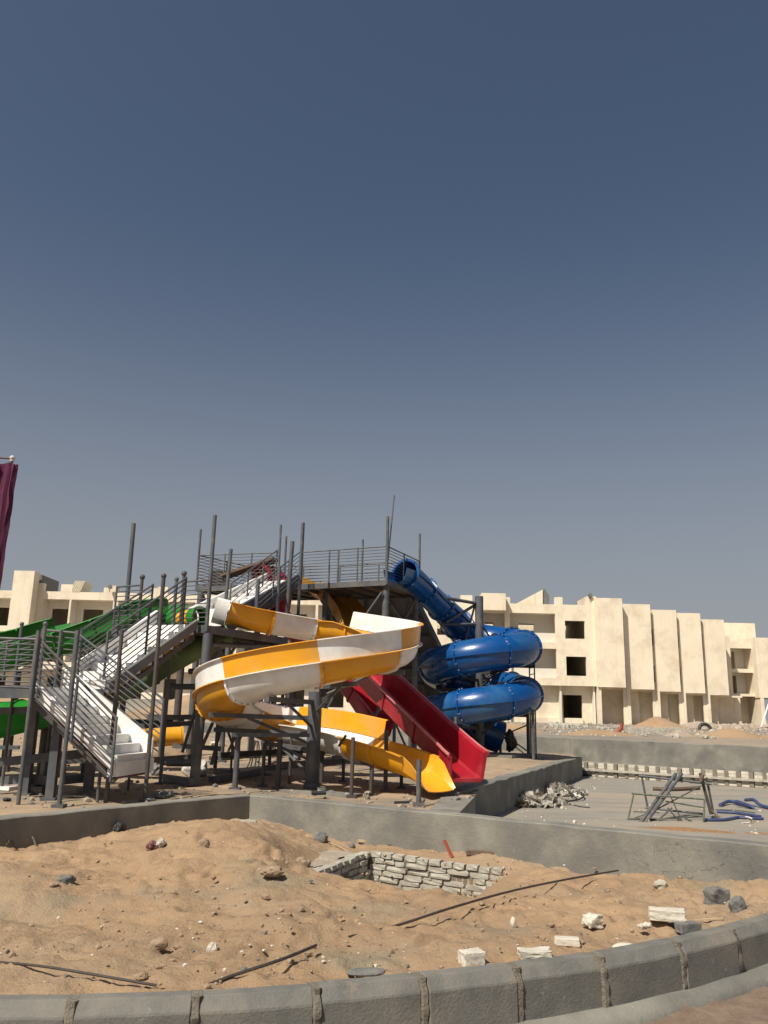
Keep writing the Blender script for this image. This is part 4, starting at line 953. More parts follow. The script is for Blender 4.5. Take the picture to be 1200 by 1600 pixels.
bm = bmesh.new(); b_box(bm, V((bc.x+.25,bc.y-.1,ZY+.02)), 1.9, 1.5, .3, rotz(-.5)); solo('column_base', bm, 'wallc', 'square concrete footing under the blue slide column', 'footing')
bm = bmesh.new(); b_rock(bm, P(797,1158,26.3), .17, .15, .3, 5, 3, .6); solo('dark_tube_end', bm, 'rubber', 'black lump standing for the dark open end of the blue tube slide', 'dark tube end', smooth=True)  # black lump stands in for the dark hollow at the tube's end

# ------------------------------------------------------------------ RED SLIDES
red = thing('red_slide', 'straight red open chute ending beside the yellow slide mouth', 'water slide', V((1.3,14,ZY)))
def chute(parent, pts, prof, m, th=.02, nm='trough', parts=1, step=.2, rim=None):
    path = spline(pts, step); fr = frames(path); n = len(fr); out = []
    if rim:
        for u_, v_ in (prof[0], prof[-1]):
            bm = bmesh.new(); b_sweep(bm, fr, [(u_-.014,v_-.004),(u_+.014,v_-.004),(u_+.014,v_+.03),(u_-.014,v_+.03)]); put('rim', bm, rim, parent)
    for k in range(parts):
        a, b = int(k*(n-1)/parts), int((k+1)*(n-1)/parts)
        bm = bmesh.new(); b_sweep(bm, fr[a:b+1], offset_profile(prof, th)); out.append(put(nm, bm, m[k%len(m)] if isinstance(m, list) else m, parent, True, 35))
        p, s, nn_ = fr[b]; t = (fr[b][0]-fr[b-1][0]).normalized()*.018
        pf = [(u*1.07, v-.03) for u, v in prof]
        bm = bmesh.new(); b_sweep(bm, [(p-t,s,nn_),(p+t,s,nn_)], prof+pf[::-1]); put('flange', bm, m[k%len(m)] if isinstance(m, list) else m, parent)
    return fr
rp = [(-.33,.38),(-.29,.36),(-.27,.05),(-.22,0),(.22,0),(.27,.05),(.31,.42),(.36,.43)]
ends = [P(428,990,20), P(490,1004,19), P(545,1040,17.6), P(600,1096,16.2), P(664,1160,14.9), P(714,1208,14.0), P(729,1219,13.7)]
chute(red, ends, rp, 'red', parts=6, rim='redrim')
for px, py, ty in ((596,1190,1110),(640,1200,1150),(572,1195,1090),(615,1200,1120)): post(red, px, py, ty, .04, 'steel')
red2 = thing('red_slide', 'dark red curved chute in the shade under the towers', 'water slide', P(570,1185,20))
chute(red2, [P(420,962,21), P(440,985,21), P(500,1040,20.5), P(545,1085,20), P(575,1125,19.5), P(590,1150,19)], rp, 'red', parts=4)
red3 = thing('red_tube_mouth', 'dark red tube mouth on the smaller top platform', 'slide entrance', V((F_.x,F_.y,Zu)))
q = [P(408,899,22.6), P(425,900,22.9), P(440,920,22.6), P(436,960,22)]; pth = spline(q, .15)
tube_part(pth, .28, 'red', red3, 20); ring(pth[0], (pth[1]-pth[0]).normalized(), .27, .33, .02, 'red', red3)

# ------------------------------------------------------------------ ochre chute and wide grey slide behind
oc = thing('rear_slide', 'yellow chute seen from beneath under the top platform', 'water slide', P(560,1190,22))
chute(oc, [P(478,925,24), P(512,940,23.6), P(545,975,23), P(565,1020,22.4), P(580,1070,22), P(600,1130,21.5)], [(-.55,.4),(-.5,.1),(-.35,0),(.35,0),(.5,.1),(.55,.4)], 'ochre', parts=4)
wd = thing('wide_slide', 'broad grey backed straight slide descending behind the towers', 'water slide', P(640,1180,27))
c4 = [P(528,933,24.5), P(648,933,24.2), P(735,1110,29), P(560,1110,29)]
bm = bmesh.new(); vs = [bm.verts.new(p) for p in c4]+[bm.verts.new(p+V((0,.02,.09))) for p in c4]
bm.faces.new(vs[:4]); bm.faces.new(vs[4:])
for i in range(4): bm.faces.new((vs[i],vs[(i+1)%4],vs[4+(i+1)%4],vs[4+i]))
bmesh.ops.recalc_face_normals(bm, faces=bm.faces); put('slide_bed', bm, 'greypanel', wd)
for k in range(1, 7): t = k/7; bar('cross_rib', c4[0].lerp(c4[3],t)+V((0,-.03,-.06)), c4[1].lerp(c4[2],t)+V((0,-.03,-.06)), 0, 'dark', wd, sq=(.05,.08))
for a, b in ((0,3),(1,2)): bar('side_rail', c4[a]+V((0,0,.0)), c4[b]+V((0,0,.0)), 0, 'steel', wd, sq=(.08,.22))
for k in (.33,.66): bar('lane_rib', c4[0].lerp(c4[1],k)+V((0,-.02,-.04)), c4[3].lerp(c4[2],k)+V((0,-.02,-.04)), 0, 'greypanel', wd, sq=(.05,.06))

# ------------------------------------------------------------------ GREEN SLIDES
gp = [(-.5,.42),(-.43,.40),(-.38,.14),(-.22,.02),(0,0),(.22,.02),(.38,.14),(.43,.40),(.5,.42)]
gr = thing('green_slide', 'green open chute running down to the left from the middle platform, nearer one', 'water slide', V((-6,15.8,ZY)))
chute(gr, [P(275,975,16.0), P(235,978,16.1), P(180,1000,16.2), P(110,1022,16.2), P(40,1040,16.0), P(-40,1062,15.8)], gp, 'green', parts=5)
for x_, y_ in ((150,1012),(95,1030),(30,1048)): p = P(x_,y_,16.1); bar('post', V((p.x,p.y,ZY)), p, .05, 'dark', gr)
gr2 = thing('green_slide', 'green open chute farther left, behind the nearer green chute', 'water slide', V((-8,18,ZY)))
chute(gr2, [P(100,1000,18.2), P(50,1012,18.2), P(0,1024,18.0), P(-50,1036,18)], gp, 'green', parts=2)
p = P(60,1012,18.2); bar('post', V((p.x,p.y,ZY)), p, .05, 'dark', gr2)
gh = thing('green_tube_mouth', 'green and yellow tube mouth on the middle platform', 'slide entrance', V((M0.x-.3,M0.y+.5,Zm)))
pth = [P(311,965,15.3), P(300,965,15.4)]; tube_part(pth, .17, 'green', gh, 20); ring(pth[0], (pth[1]-pth[0]).normalized(), .16, .21, .03, 'green', gh)
tube_part([P(300,967,15.4), P(283,967,15.5)], .165, 'yellow', gh, 20); tube_part([P(283,967,15.5), P(268,968,15.6)], .17, 'green', gh, 20); bar('end_cap', P(292,966,15.45), P(290,966,15.46), .16, 'olive', gh)
gt = thing('green_tube', 'matt olive green tube slide sloping down beneath the second stairs', 'water slide', V((-4.4,15,ZY)))
pth = spline([P(356,992,15.6), P(305,1014,15.3), P(250,1044,15.0), P(200,1073,14.8), P(120,1105,15), P(40,1112,15.6), P(-50,1116,16.5)], .15)
for k in range(4): a, b = int(k*(len(pth)-1)/4), int((k+1)*(len(pth)-1)/4); tube_part(pth[a:b+1], .205, 'olive' if k < 2 else 'green', gt, 22); ring(pth[b], (pth[b]-pth[b-1]).normalized(), .2, .235, .015, 'olive' if k < 2 else 'green', gt)
g3 = thing('green_slide', 'low green trough end near the ground at the left edge', 'water slide', V((-7,15,ZY)))
chute(g3, [P(110,1128,15.2), P(50,1142,15.0), P(0,1154,14.8), P(-50,1164,14.6)], gp, 'green', parts=2)
for x_ in (80, 10): p = P(x_,1150,15); bar('post', V((p.x,p.y,ZY)), p, .04, 'dark', g3)
yt = thing('yellow_trough', 'short yellow slide section resting on a sand heap behind the left stairs', 'water slide', P(250,1175,19))
tube_part([P(212,1154,18.6), P(282,1150,18.9)], .2, 'yellow', yt, 20); ring(P(284,1150,18.9), (P(282,1150,18.9)-P(212,1154,18.6)).normalized(), .17, .24, .02, 'yellow', yt)
bm = bmesh.new(); b_rock(bm, G(250,1182,ZY), .7, .5, .3, 3, 3, .2); solo('sand_heap', bm, 'sand', 'small sand heap under the short yellow slide section', 'sand heap', smooth=True)
# white ribbed column on pedestal
rc_ = thing('ribbed_column', 'white spiral ribbed pipe standing on a concrete pedestal behind the left posts', 'column', G(82,1214,ZY))
b0 = G(82,1214,ZY); zz = ztop(b0,1178); z1 = ztop(b0,1125)
bm = bmesh.new(); b_box(bm, V((b0.x,b0.y,(ZY+zz)/2)), .34, .34, zz-ZY); put('pedestal', bm, 'wallc', rc_)
for k in range(9): z = zz+(z1-zz)*(k+.5)/9; bm = bmesh.new(); bmesh.ops.create_cone(bm, cap_ends=True, segments=14, radius1=.125, radius2=.10, depth=(z1-zz)/9, matrix=Matrix.Translation((b0.x,b0.y,z))@Matrix.Rotation(.25,4,'Y')); put('rib', bm, 'white', rc_, True)

# ------------------------------------------------------------------ PURPLE FLAG
fl = thing('furled_flag', 'dark purple furled cloth hanging from a pole with pale finial at the left edge', 'flag', V((P(20,718,16).x,16,ZY)))
ftop = P(19,718,16.0)
bar('pole', V((ftop.x,ftop.y,ZY)), ftop+V((0,0,.02)), .022, 'steel', fl); ball('finial', ftop+V((.0,0,.03)), .055, 'bag', fl); bar('finial_collar', ftop+V((0,0,-.05)), ftop+V((0,0,0)), .04, 'bag', fl)
bar('cross_rail', ftop+V((.02,0,.02)), ftop+V((-1.9,.05,.12)), .02, 'maroon', fl)
for (ox, nm, w0, w1) in ((-.02,'cloth_sleeve',.125,.11),(-.48,'cloth_drape',.34,.28)):
    bm = bmesh.new(); rings = []; n = 26
    for k in range(40):
        t = k/39; z = ftop.z-.1-t*3.6; rr = w0+(w1-w0)*t
        rings.append([bm.verts.new((ftop.x+ox+.02*noise.noise(V((t*9,ox,0)))+math.cos(a)*rr*(1+.22*math.sin(a*5+t*5+3*noise.noise(V((t*6,1,0))))), ftop.y+math.sin(a)*rr*.7*(1+.25*math.sin(a*7+t*3)), z+.01*math.sin(a*3))) for a in (2*PI*j/n for j in range(n))])
    for A, B in zip(rings, rings[1:]):
        for j in range(n): bm.faces.new((A[j],A[(j+1)%n],B[(j+1)%n],B[j]))
    bm.faces.new(rings[0]); bm.faces.new(rings[-1]); bmesh.ops.recalc_face_normals(bm, faces=bm.faces); put(nm, bm, 'cloth', fl, True)

# ------------------------------------------------------------------ FOREGROUND DEBRIS
def on_bed(px, py, z=.1):
    p = G(px, py, z)
    for _ in range(6): p = G(px, py, bed_z(p.x, p.y, False))
    return p
def rod(name, pts, r, m, label, cat, n=6):
    bm = bmesh.new(); b_tube(bm, spline(pts,.08), r, n); solo(name, bm, m, label, cat, smooth=True)
def raised(px, py, dz): p = on_bed(px, py); d = (p-V((0,0,EYE))); return p-d*(dz/abs(d.z))
rod('cable', [on_bed(545,1464)+V((0,0,0)), raised(620,1446,.04), raised(710,1417,.10), raised(800,1392,.12), raised(880,1375,.10), raised(966,1360,.05)], .009, 'rod', 'long black cable arching over the sand below the brick pit', 'cable')
rod('cable', [on_bed(316,1539)+V((0,0,-.01)), raised(370,1522,.02), raised(440,1499,.05), raised(494,1477,.05)], .009, 'rod', 'short black cable end rising out of the sand near the kerb', 'cable')
rod('cable', [on_bed(-20,1502), raised(60,1509,.03), raised(130,1520,.035), raised(200,1532,.025), on_bed(245,1538)+V((0,0,-.005))], .007, 'rod', 'thin black cable lying on the sand at lower left', 'cable')
def rock(px, py, s, m, label, name='stone', cat='stone', seed=0, boxy=0, rot=0, rough=.25, sink=.6, group=None):
    p = on_bed(px, py); bm = bmesh.new(); b_rock(bm, p+V((0,0,s[2]*sink)), s[0], s[1], s[2], seed, 3, rough, rot, boxy)
    if boxy: bmesh.ops.bevel(bm, geom=[e for e in bm.edges if len(e.link_faces)==2 and e.calc_face_angle(0) > .8], offset=.004, segments=1, affect='EDGES')
    return solo(name, bm, m, label, cat, group)
rock(1043,1443,(.15,.075,.045),'stone','large pale rectangular block resting on rubble by the kerb','concrete_block','block',1,1,-.25,.12,1.3)
rock(1076,1455,(.10,.05,.04),'greystone','dark grey block end leaning against the big pale block','concrete_block','block',2,1,.25,.1)
rock(927,1450,(.07,.055,.05),'stone','chunky white stone lying alone in front of the kerb','stone','stone',3,1,.5,.4,.9)
rock(886,1475,(.10,.05,.028),'stone','flat pale brick lying close behind the kerb','brick','brick',4,1,-.15,.06)
rock(737,1504,(.085,.06,.05),'stone','pale block partly hidden behind the kerb below the cable','concrete_block','block',5,1,.35,.15,.5)
rock(835,1492,(.11,.06,.03),'stone','low white stone half buried behind the kerb','stone','stone',6,1,.1,.3,.3)
rock(575,1522,(.12,.05,.025),'greystone','thin grey chip half buried behind the kerb','stone','stone',7,0,.1,.2,.3)
rock(978,1482,(.08,.05,.025),'stone','small white chip half buried below the big pale block','stone','stone',8,0,.2,.2,.3)
rock(1033,1388,(.065,.05,.05),'brick','pale pointed stone alone on the sand below the cracked wall','stone','stone',9,0,.2,.3,.5)
rock(1121,1412,(.10,.07,.09),'greystone','big dark grey concrete chunk standing on the right','concrete_chunk','chunk',10,1,.4,.3,.5)
rock(1153,1424,(.075,.05,.075),'greystone','smaller grey chunk right of the big dark one','concrete_chunk','chunk',11,0,.3,.35,.5)
rock(1137,1370,(.08,.05,.05),'tanstone','brownish broken brick lying against the cracked wall','broken_brick','brick',12,1,-.5,.2,.5)
rock(1172,1378,(.09,.03,.02),'hose','blue grey scrap on the sand by the wall at right','scrap','scrap',13,1,-.3,.2,.5)
rock(802,1446,(.022,.02,.035),'stone','small upright pale pebble between cable and kerb','stone','stone',14,0,0,.2,.6)
for i, (x_, y_) in enumerate(((1010,1448),(992,1447),(1004,1450))): rock(x_,y_,(.035,.025,.018),'stone',('white rubble bit right under the big pale block','smallest white rubble bit left of the pale block','white rubble bit between the others by the pale block')[i],'rubble_bit','rubble',15+i,0,i,.4,.5,'white rubble bits by the pale block')
rock(248,1481,(.055,.045,.04),'tanstone','smooth tan stone in the middle of the lower left sand','stone','stone',20,0,.2,.15,.55)
rock(38,1399,(.06,.045,.03),'tanstone','tan half buried stone near the left edge','stone','stone',21,0,.2,.2,.45)
rock(103,1378,(.075,.05,.04),'greystone','dark flat stone on the left sand','stone','stone',22,0,.6,.3,.45)
rock(84,1384,(.04,.03,.02),'tanstone','small tan stone just left of the dark flat stone','stone','stone',23,0,.6,.3,.45)
rock(318,1322,(.06,.045,.05),'tanstone','tan lump high on the sand mound','stone','stone',24,0,.6,.3,.45)
rock(500,1315,(.12,.09,.08),'greystone','grey mortar lump at the foot of the wall above the pit','mortar_lump','lump',25,0,.6,.4,.35)
rock(550,1324,(.04,.04,.035),'greystone','small round dark stone right of the mortar lump','stone','stone',26,0,.6,.2,.45)
rock(472,1355,(.09,.06,.07),'tanstone','brown stone on the mound flank left of the pit','stone','stone',27,0,.6,.35,.4)
rock(425,1365,(.10,.06,.04),'tanstone','broad tan stone half buried in the mound flank','stone','stone',28,0,.6,.3,.35)
rock(379,1287,(.22,.10,.03),'brick','pale flat slab lying on the crest of the mound','slab_piece','slab',29,1,.05,.08,.6)
rock(332,1486,(.035,.03,.035),'stone','grey white pebble on the lower mound slope','stone','stone',30,0,.6,.35,.4)
rock(222,1528,(.035,.03,.02),'tanstone','small brown stone touching the thin cable','stone','stone',31,0,.6,.35,.4)
rock(186,1300,(.07,.06,.07),'rubber','crumpled black rag on the sand by the shaded wall','rag','rag',32,0,.6,.7,.6)
rock(238,1327,(.06,.05,.045),'maroon','dark red scrap lying on the mound','scrap','scrap',33,0,.6,.6,.5)
rock(251,1323,(.05,.045,.05),'brick','pale broken lump beside the dark red scrap','stone','stone',34,0,.6,.6,.5)
rock(756,1336,(.26,.06,.035),'oldwood','short dark board half buried below the long wall','board','board',35,1,-.12,.08,.6)
def stick(a, b, r, m, name, label, cat, sq=None):
    bm = bmesh.new(); b_bar(bm, a, b, *(sq or (r*2,r*2))); solo(name, bm, m, label, cat)
stick(on_bed(559,1316)+V((0,0,.02)), on_bed(618,1320)+V((0,0,.02)), 0, 'plank', 'plank', 'pale timber batten lying at the foot of the long wall', 'timber', (.05,.03))
stick(on_bed(604,1322)+V((0,0,.01)), on_bed(644,1321)+V((0,0,.01)), 0, 'oldwood', 'plank', 'dark thin strip beside the pale batten', 'timber', (.05,.02))
stick(on_bed(707,1340)+V((0,0,.0)), P(694,1313,on_bed(707,1340).y+.1), 0, 'rust', 'steel_strip', 'rust red strip stuck upright in the sand by the wall', 'steel strip', (.04,.02))
stick(on_bed(1085,1441)+V((0,0,.012)), on_bed(1130,1438)+V((0,0,.012)), 0, 'plank', 'stick', 'thin wooden stick beside the grey block end', 'stick', (.02,.012))
rod('wire', [on_bed(512,1316), on_bed(528,1326)+V((0,0,.03)), on_bed(545,1333)+V((0,0,.01))], .006, 'plank', 'thin pale wire curling above the pit', 'wire')
for i, pts in enumerate((((42,1312),(58,1330)),((8,1336),(22,1318)),((12,1330),(20,1322)))):
    a, b = pts; p = on_bed(*a); q = on_bed(*b); p.z += .1 if i else .09; rod('twig', [p, (p+q)/2+V((.01,0,.02)), q], .008, 'oldwood', 'longer dry twig sticking out of the sand at the left edge' if i == 1 else 'shortest dry twig leaning across the longer one at the left edge', 'twig') if i else rod('twig', [p, (p+q)/2+V((.01,0,.02)), q], .008, 'oldwood', 'dark bent twig at the crest of the sand at far left', 'twig')
# pebbles
random.seed(21); bm = bmesh.new()
def pebs(bm, n, gen, smin, smax, z0=0):
    for i in range(n):
        r = gen()
        if r is None: continue
        p = r; s = smin*(smax/smin)**(random.random()**2.2); 
        b2 = bmesh.ops.create_icosphere(bm, subdivisions=1, radius=1)
        k = [random.uniform(.7,1.3) for _ in range(3)]; sd_ = random.random()*99
        for v in b2['verts']:
            q = v.co*(1+.35*noise.noise(v.co*1.7+V((sd_,0,0)))); v.co = V((q.x*k[0],q.y*k[1],q.z*k[2]*.7))*s+p+V((0,0,s*.25))
def gen_bed():
    px, py = random.uniform(0,1200), 1285+260*random.random()**.8
    p = on_bed(px, py)
    if kerb_dist(p.x,p.y) < .05 or p.y > 13 or linedist(p, WC, WB1) > -.04 or (linedist(p, WA0, WC) > -.04 and p.x < WC.x): return None
    if noise.noise(V((p.x*1.1,p.y*1.1,4))) < -.15 and random.random() < .6: return None
    return p
b1, b2_, b3 = bmesh.new(), bmesh.new(), bmesh.new()
pebs(b1, 1400, gen_bed, .004, .03); pebs(b2_, 350, gen_bed, .003, .018); pebs(b3, 300, gen_bed, .004, .02)
for b_, m_, l_ in ((b1,'tanstone','scattered tan pebbles and sand clods'),(b2_,'stone','scattered whitish chips on the sand'),(b3,'greystone','scattered dark pebbles on the sand')):
    tag(put('pebbles', b_, m_, None), l_, 'pebbles', kind='stuff')

# ------------------------------------------------------------------ YARD CLUTTER
random.seed(31); b1, b2_ = bmesh.new(), bmesh.new()
def gen_yard():
    px, py = random.uniform(-20,900), random.uniform(1140,1262); p = G(px, py, ZY)
    return p if inside(p, yp) else None
pebs(b1, 700, gen_yard, .012, .07); pebs(b2_, 350, gen_yard, .012, .08)
tag(put('yard_pebbles', b1, 'rubble', None), 'loose rubble and clods under the slides', 'rubble', kind='stuff'); tag(put('yard_chips', b2_, 'greystone', None), 'dark chips and scraps under the slides', 'rubble', kind='stuff')
def lay(name, a, b, w, h, m, label, cat, z=ZY):
    p, q = G(*a, z+h/2+.01), G(*b, z+h/2+.01); bm = bmesh.new(); b_bar(bm, p, q, w, h); solo(name, bm, m, label, cat)
lay('steel_channel', (258,1216), (300,1222), .1, .12, 'steel', 'grey steel channel lying by the round corner column', 'steel beam')
lay('steel_channel', (330,1218), (412,1204), .1, .1, 'steel', 'long grey steel channel lying under the spiral slide', 'steel beam')
lay('steel_channel', (337,1205), (372,1208), .12, .1, 'steel', 'short grey steel channel behind the long one', 'steel beam')
lay('steel_channel', (412,1200), (520,1190), .1, .1, 'dark', 'dark steel beam lying farther back under the slide', 'steel beam')
lay('timber_piece', (330,1185), (470,1176), .14, .1, 'dark', 'dark beam lying behind the steel channels', 'beam')
lay('board', (0,1232), (16,1230), .3, .05, 'white', 'white board lying on the sand at the left edge', 'board')
lay('brick', (496,1234), (508,1234), .07, .07, 'stone', 'pale brick beside the foot of the big spiral column', 'brick')
bm = bmesh.new(); b_box(bm, G(500,1240,.46)+V((.0,.1,.0)), 1.3, .4, .04, rotz(-.55)); solo('footing', bm, 'wallc', 'low concrete footing strip behind the wall at the spiral column', 'footing')
bm = bmesh.new(); b_rock(bm, G(304,1212,ZY)+V((0,0,.13)), .26, .17, .17, 4, 3, .35, -.3); solo('sack', bm, 'bag', 'crumpled white sack lying beside the corner column', 'sack', smooth=True)
for i, (x_, y_, s_, m_, l_) in enumerate(((243,1195,(.2,.15,.06),'red','red sheet scrap behind the end of the left stairs'),(236,1172,(.14,.1,.1),'red','red folded scrap on the sand heap'),(240,1210,(.3,.15,.13),'greypanel','grey junk heap behind the end of the left stairs'),(252,1247,(.10,.08,.06),'greystone','dark concrete lump on the wall behind the stairs end'),(262,1245,(.09,.06,.05),'greystone','dark concrete lump on the ground right of the stairs end'),(310,1183,(.09,.08,.08),'yellow','small yellow scrap behind the corner column'),(588,1228,(.15,.08,.06),'film','clear plastic bag on the sand under the yellow slide'),(420,1195,(.2,.12,.1),'rubble','rubble lump under the spiral slide'),(460,1188,(.3,.15,.12),'greystone','dark rubble lump behind the spiral column'),(340,1165,(.3,.2,.1),'stone','white rubble in front of the far wall'),(60,1230,(.08,.06,.05),'rubber','black scrap beside the left posts'),(10,1252,(.06,.05,.03),'rubber','small black scrap on the sand at the left edge'))):
    p = G(x_, y_, ZY); bm = bmesh.new(); b_rock(bm, p+V((0,0,s_[2]*.6)), *s_, 40+i, 3, .5, i); solo('scrap', bm, m_, l_, 'scrap')
# hanging ropes under the spiral
for i, (x_, y0_, x2, y2) in enumerate(((398,1158,390,1205),(402,1160,396,1206),(404,1160,403,1206),(408,1162,410,1204))):
    rod('rope', [P(x_,y0_,15.6), P((x_+x2)/2+1,(y0_+y2)/2,15.6), G(x2,y2,ZY)], .012, 'bag', 'pale rope strand hanging under the spiral slide', 'rope') if False else None
ro = thing('hanging_ropes', 'bundle of pale ropes hanging under the spiral slide', 'ropes', G(400,1206,ZY))
for (x_, y0_, x2, y2) in ((398,1156,390,1205),(402,1157,396,1206),(404,1158,403,1206),(408,1158,410,1204),(400,1158,384,1204)):
    bm = bmesh.new(); q = G(x2,y2,ZY); b_tube(bm, spline([P(x_,y0_,q.y), P((x_+x2)/2+2,(y0_+y2)/2,q.y), q], .2), .014, 6); put('rope', bm, 'bag', ro, True)
# things on the wall
for px, py, l_ in ((498,1242,'black pipe offcut lying on top of the long wall left of centre'),(628,1257,'flat dark scrap on top of the long wall near the yellow slide')):
    p = G(px, py, .51); bm = bmesh.new(); b_tube(bm, [p+V((-.1,-.03,.025)), p+V((.1,.03,.03))], .03 if px < 500 else .018, 10); solo('offcut', bm, 'rubber', l_, 'offcut')

# ------------------------------------------------------------------ POOL SIDE CLUTTER
zf = -.12
# plastic film heap
def heap(px, py, z, sx, sy, sz, m, name, label, cat, seed, rot=0, rough=.3, n=5, fine=.12):
    p = G(px, py, z); bm = bmesh.new(); N = 64; vv = []
    for j in range(N+1):
        row = []
        for i in range(N+1):
            x, y = i/N*2-1, j/N*2-1; r = math.hypot(x,y); e = 1+rough*noise.noise(V((math.atan2(y,x)*1.2,seed,0)))
            hgt = max(0, 1-(r/e)**1.6); hgt = hgt*(1+rough*fbm(x,y,2.2,3,seed))+ (fine*abs(fbm(x,y,7,3,seed+2)) if hgt > .02 else 0)
            q = rotz(rot)@V((x*sx,y*sy,0)); row.append(bm.verts.new((p.x+q.x,p.y+q.y,z-.02+hgt*sz)))
        vv.append(row)
    for j in range(N):
        for i in range(N):
            if any(math.hypot((i+a)/N*2-1,(j+b)/N*2-1) < 1.3 and vv[j+b][i+a].co.z > z-.019 for a in (0,1) for b in (0,1)): bm.faces.new((vv[j][i],vv[j][i+1],vv[j+1][i+1],vv[j+1][i]))
    for v in [v for v in bm.verts if not v.link_faces]: bm.verts.remove(v)
    return solo(name, bm, m, label, cat, smooth=True)
def crumple(px, py, sx, sy, sz, label, seed, rot=0):
    p = G(px, py, zf); bm = bmesh.new(); random.seed(seed)
    for k in range(240):
        a = random.random()*2*PI; r = random.random()**.6; c_ = p+rotz(rot)@V((math.cos(a)*r*sx, math.sin(a)*r*sy, 0)); c_.z = zf+.03+sz*(1-r*r)*random.uniform(.5,1)
        w_ = random.uniform(.05,.16); R = Matrix.Rotation(random.uniform(-1.2,1.2),3,'X')@Matrix.Rotation(random.uniform(-1.2,1.2),3,'Y')@rotz(random.random()*6)
        g = [[bm.verts.new(c_+R@V(((i-1.5)/1.5*w_, (j-1)*w_*.6, random.uniform(-.5,.5)*w_*.6))) for i in range(4)] for j in range(3)]
        for j in range(2):
            for i in range(3): bm.faces.new((g[j][i],g[j][i+1],g[j+1][i+1],g[j+1][i]))
    bmesh.ops.solidify(bm, geom=bm.faces, thickness=.004)
    tag(solo('plastic_film', bm, 'film', label, 'plastic film'), kind=None)
heap(818,1257,zf,.8,.6,.17,'film','film_heap','whitish heap of crumpled plastic film beside the retaining wall','plastic film',1,0,.5,fine=.4)
crumple(818,1257,.9,.66,.17,'torn whitish plastic film piled on the heap nearest the long wall',51)
heap(866,1240,zf,.7,.8,.12,'film','film_heap','flatter spread of plastic film farther along the retaining wall','plastic film',5,.3,.5,fine=.4)
crumple(866,1240,.72,.8,.12,'torn film scraps on the flatter spread by the retaining wall',52)
bm = bmesh.new(); b_rock(bm, G(893,1212,zf)+V((0,0,.15)), .35,.25,.2,61,3,.45); solo('film_bundle', bm, 'film', 'grey plastic bundle at the corner where retaining wall meets brick ledge', 'bundle')
bm = bmesh.new(); b_rock(bm, G(914,1213,zf)+V((0,0,.08)), .2,.12,.1,62,2,.3); solo('bucket_scrap', bm, 'rubber', 'black scrap next to the grey plastic bundle', 'scrap')
def slab_rod(pts, r, m, name, label, cat, z=zf):
    rod(name, [G(x,y,z+r+h) for x, y, h in pts], r, m, label, cat, 8)
slab_rod([(885,1252,.0),(905,1249,.02),(912,1243,.06),(906,1238,.05),(896,1238,.02)], .018, 'rubber', 'cable', 'black cable loop beside the plastic film', 'cable')
slab_rod([(887,1235,.1),(895,1242,.08),(901,1248,.0)], .015, 'rubber', 'cable', 'short black cable end standing by the loop', 'cable')
slab_rod([(872,1254,0),(890,1256,.0),(905,1260,0),(922,1262,0)], .01, 'rubber', 'cable', 'thin dark wire trailing right of the film heap', 'cable')
heap(1078,1297,zf,.95,.28,.05,'gravel','gravel_spread','orange gravel spread behind the cracked part of the long wall','gravel',7,-.35,.4)
heap(1190,1303,zf,.5,.15,.04,'gravel','gravel_spread','small orange gravel patch at the right edge behind the wall','gravel',8,-.35,.4)
# scaffold frames
sf = thing('scaffold_frame', 'heap of grey and green steel trestle frames on the pool floor', 'scaffold frames', G(1060,1280,zf))
Yf = G(1050,1283,zf).y
def fp(x, y, dy=0): return P(x, y, Yf+dy)
for a, b, r_, m_ in (((998,1212,.9),(1112,1225,.4),.022,'steel'),((1003,1215,.9),(1012,1262,.9),.02,'steel'),((1094,1208,.5),(1111,1272,.5),.03,'dark'),((1104,1215,.5),(1115,1272,.5),.022,'dark'),((1095,1222,.4),(1098,1210,.4),.035,'oldwood'),
    ((987,1240,.2),(1101,1249,.0),.016,'gframe'),((990,1242,.2),(982,1277,.2),.014,'gframe'),((980,1279,0),(1035,1281,0),.016,'gframe'),((1101,1249,0),(1099,1290,-.1),.016,'gframe'),((1080,1289,-.1),(1103,1291,-.1),.016,'gframe'),((1008,1262,.9),(1098,1272,.5),.018,'steel'),
    ((1045,1238,.2),(1065,1282,0),.012,'dark'),((1095,1228,.4),(1020,1268,.2),.013,'dark'),((1050,1262,.1),(1028,1282,0),.014,'dark'),((1043,1262,.1),(1062,1284,0),.014,'dark'),((1040,1252,.4),(1100,1262,.4),.012,'gframe'),((1070,1278,0),(1088,1288,0),.014,'steel'),((990,1268,.2),(1030,1270,.3),.01,'gframe'),((992,1278,.1),(1020,1268,.3),.01,'gframe'),((1072,1269,.2),(1098,1272,.2),.022,'steel'),((1112,1266,.5),(1125,1280,.2),.02,'oldwood'),((1030,1280,0),(1100,1275,.3),.011,'gframe')):
    bar('tube', fp(*a), fp(*b), r_, m_, sf)
for a, b, l_ in (((1056,1209,.6),(1000,1286,-.2),'long grey steel pipe leaning on the trestle frames, left one'),((1065,1209,.6),(1008,1286,-.2),'long grey steel pipe leaning on the trestle frames, right one')):
    bm = bmesh.new(); b_tube(bm, [fp(*a), fp(*b)], .033, 12); solo('steel_pipe', bm, 'steel', l_, 'pipe', 'pipes leaning on the frames', smooth=True)
slab_rod([(1125,1258,0),(1140,1252,.03),(1158,1257,.0),(1178,1262,0),(1160,1255,.06),(1150,1252,.08)], .036, 'hose', 'hose', 'thick blue hose folded on the pool floor', 'hose')
slab_rod([(1165,1250,.05),(1178,1250,.1),(1188,1258,.02),(1210,1264,0)], .036, 'hose', 'hose', 'thick blue hose end running off the right edge', 'hose')
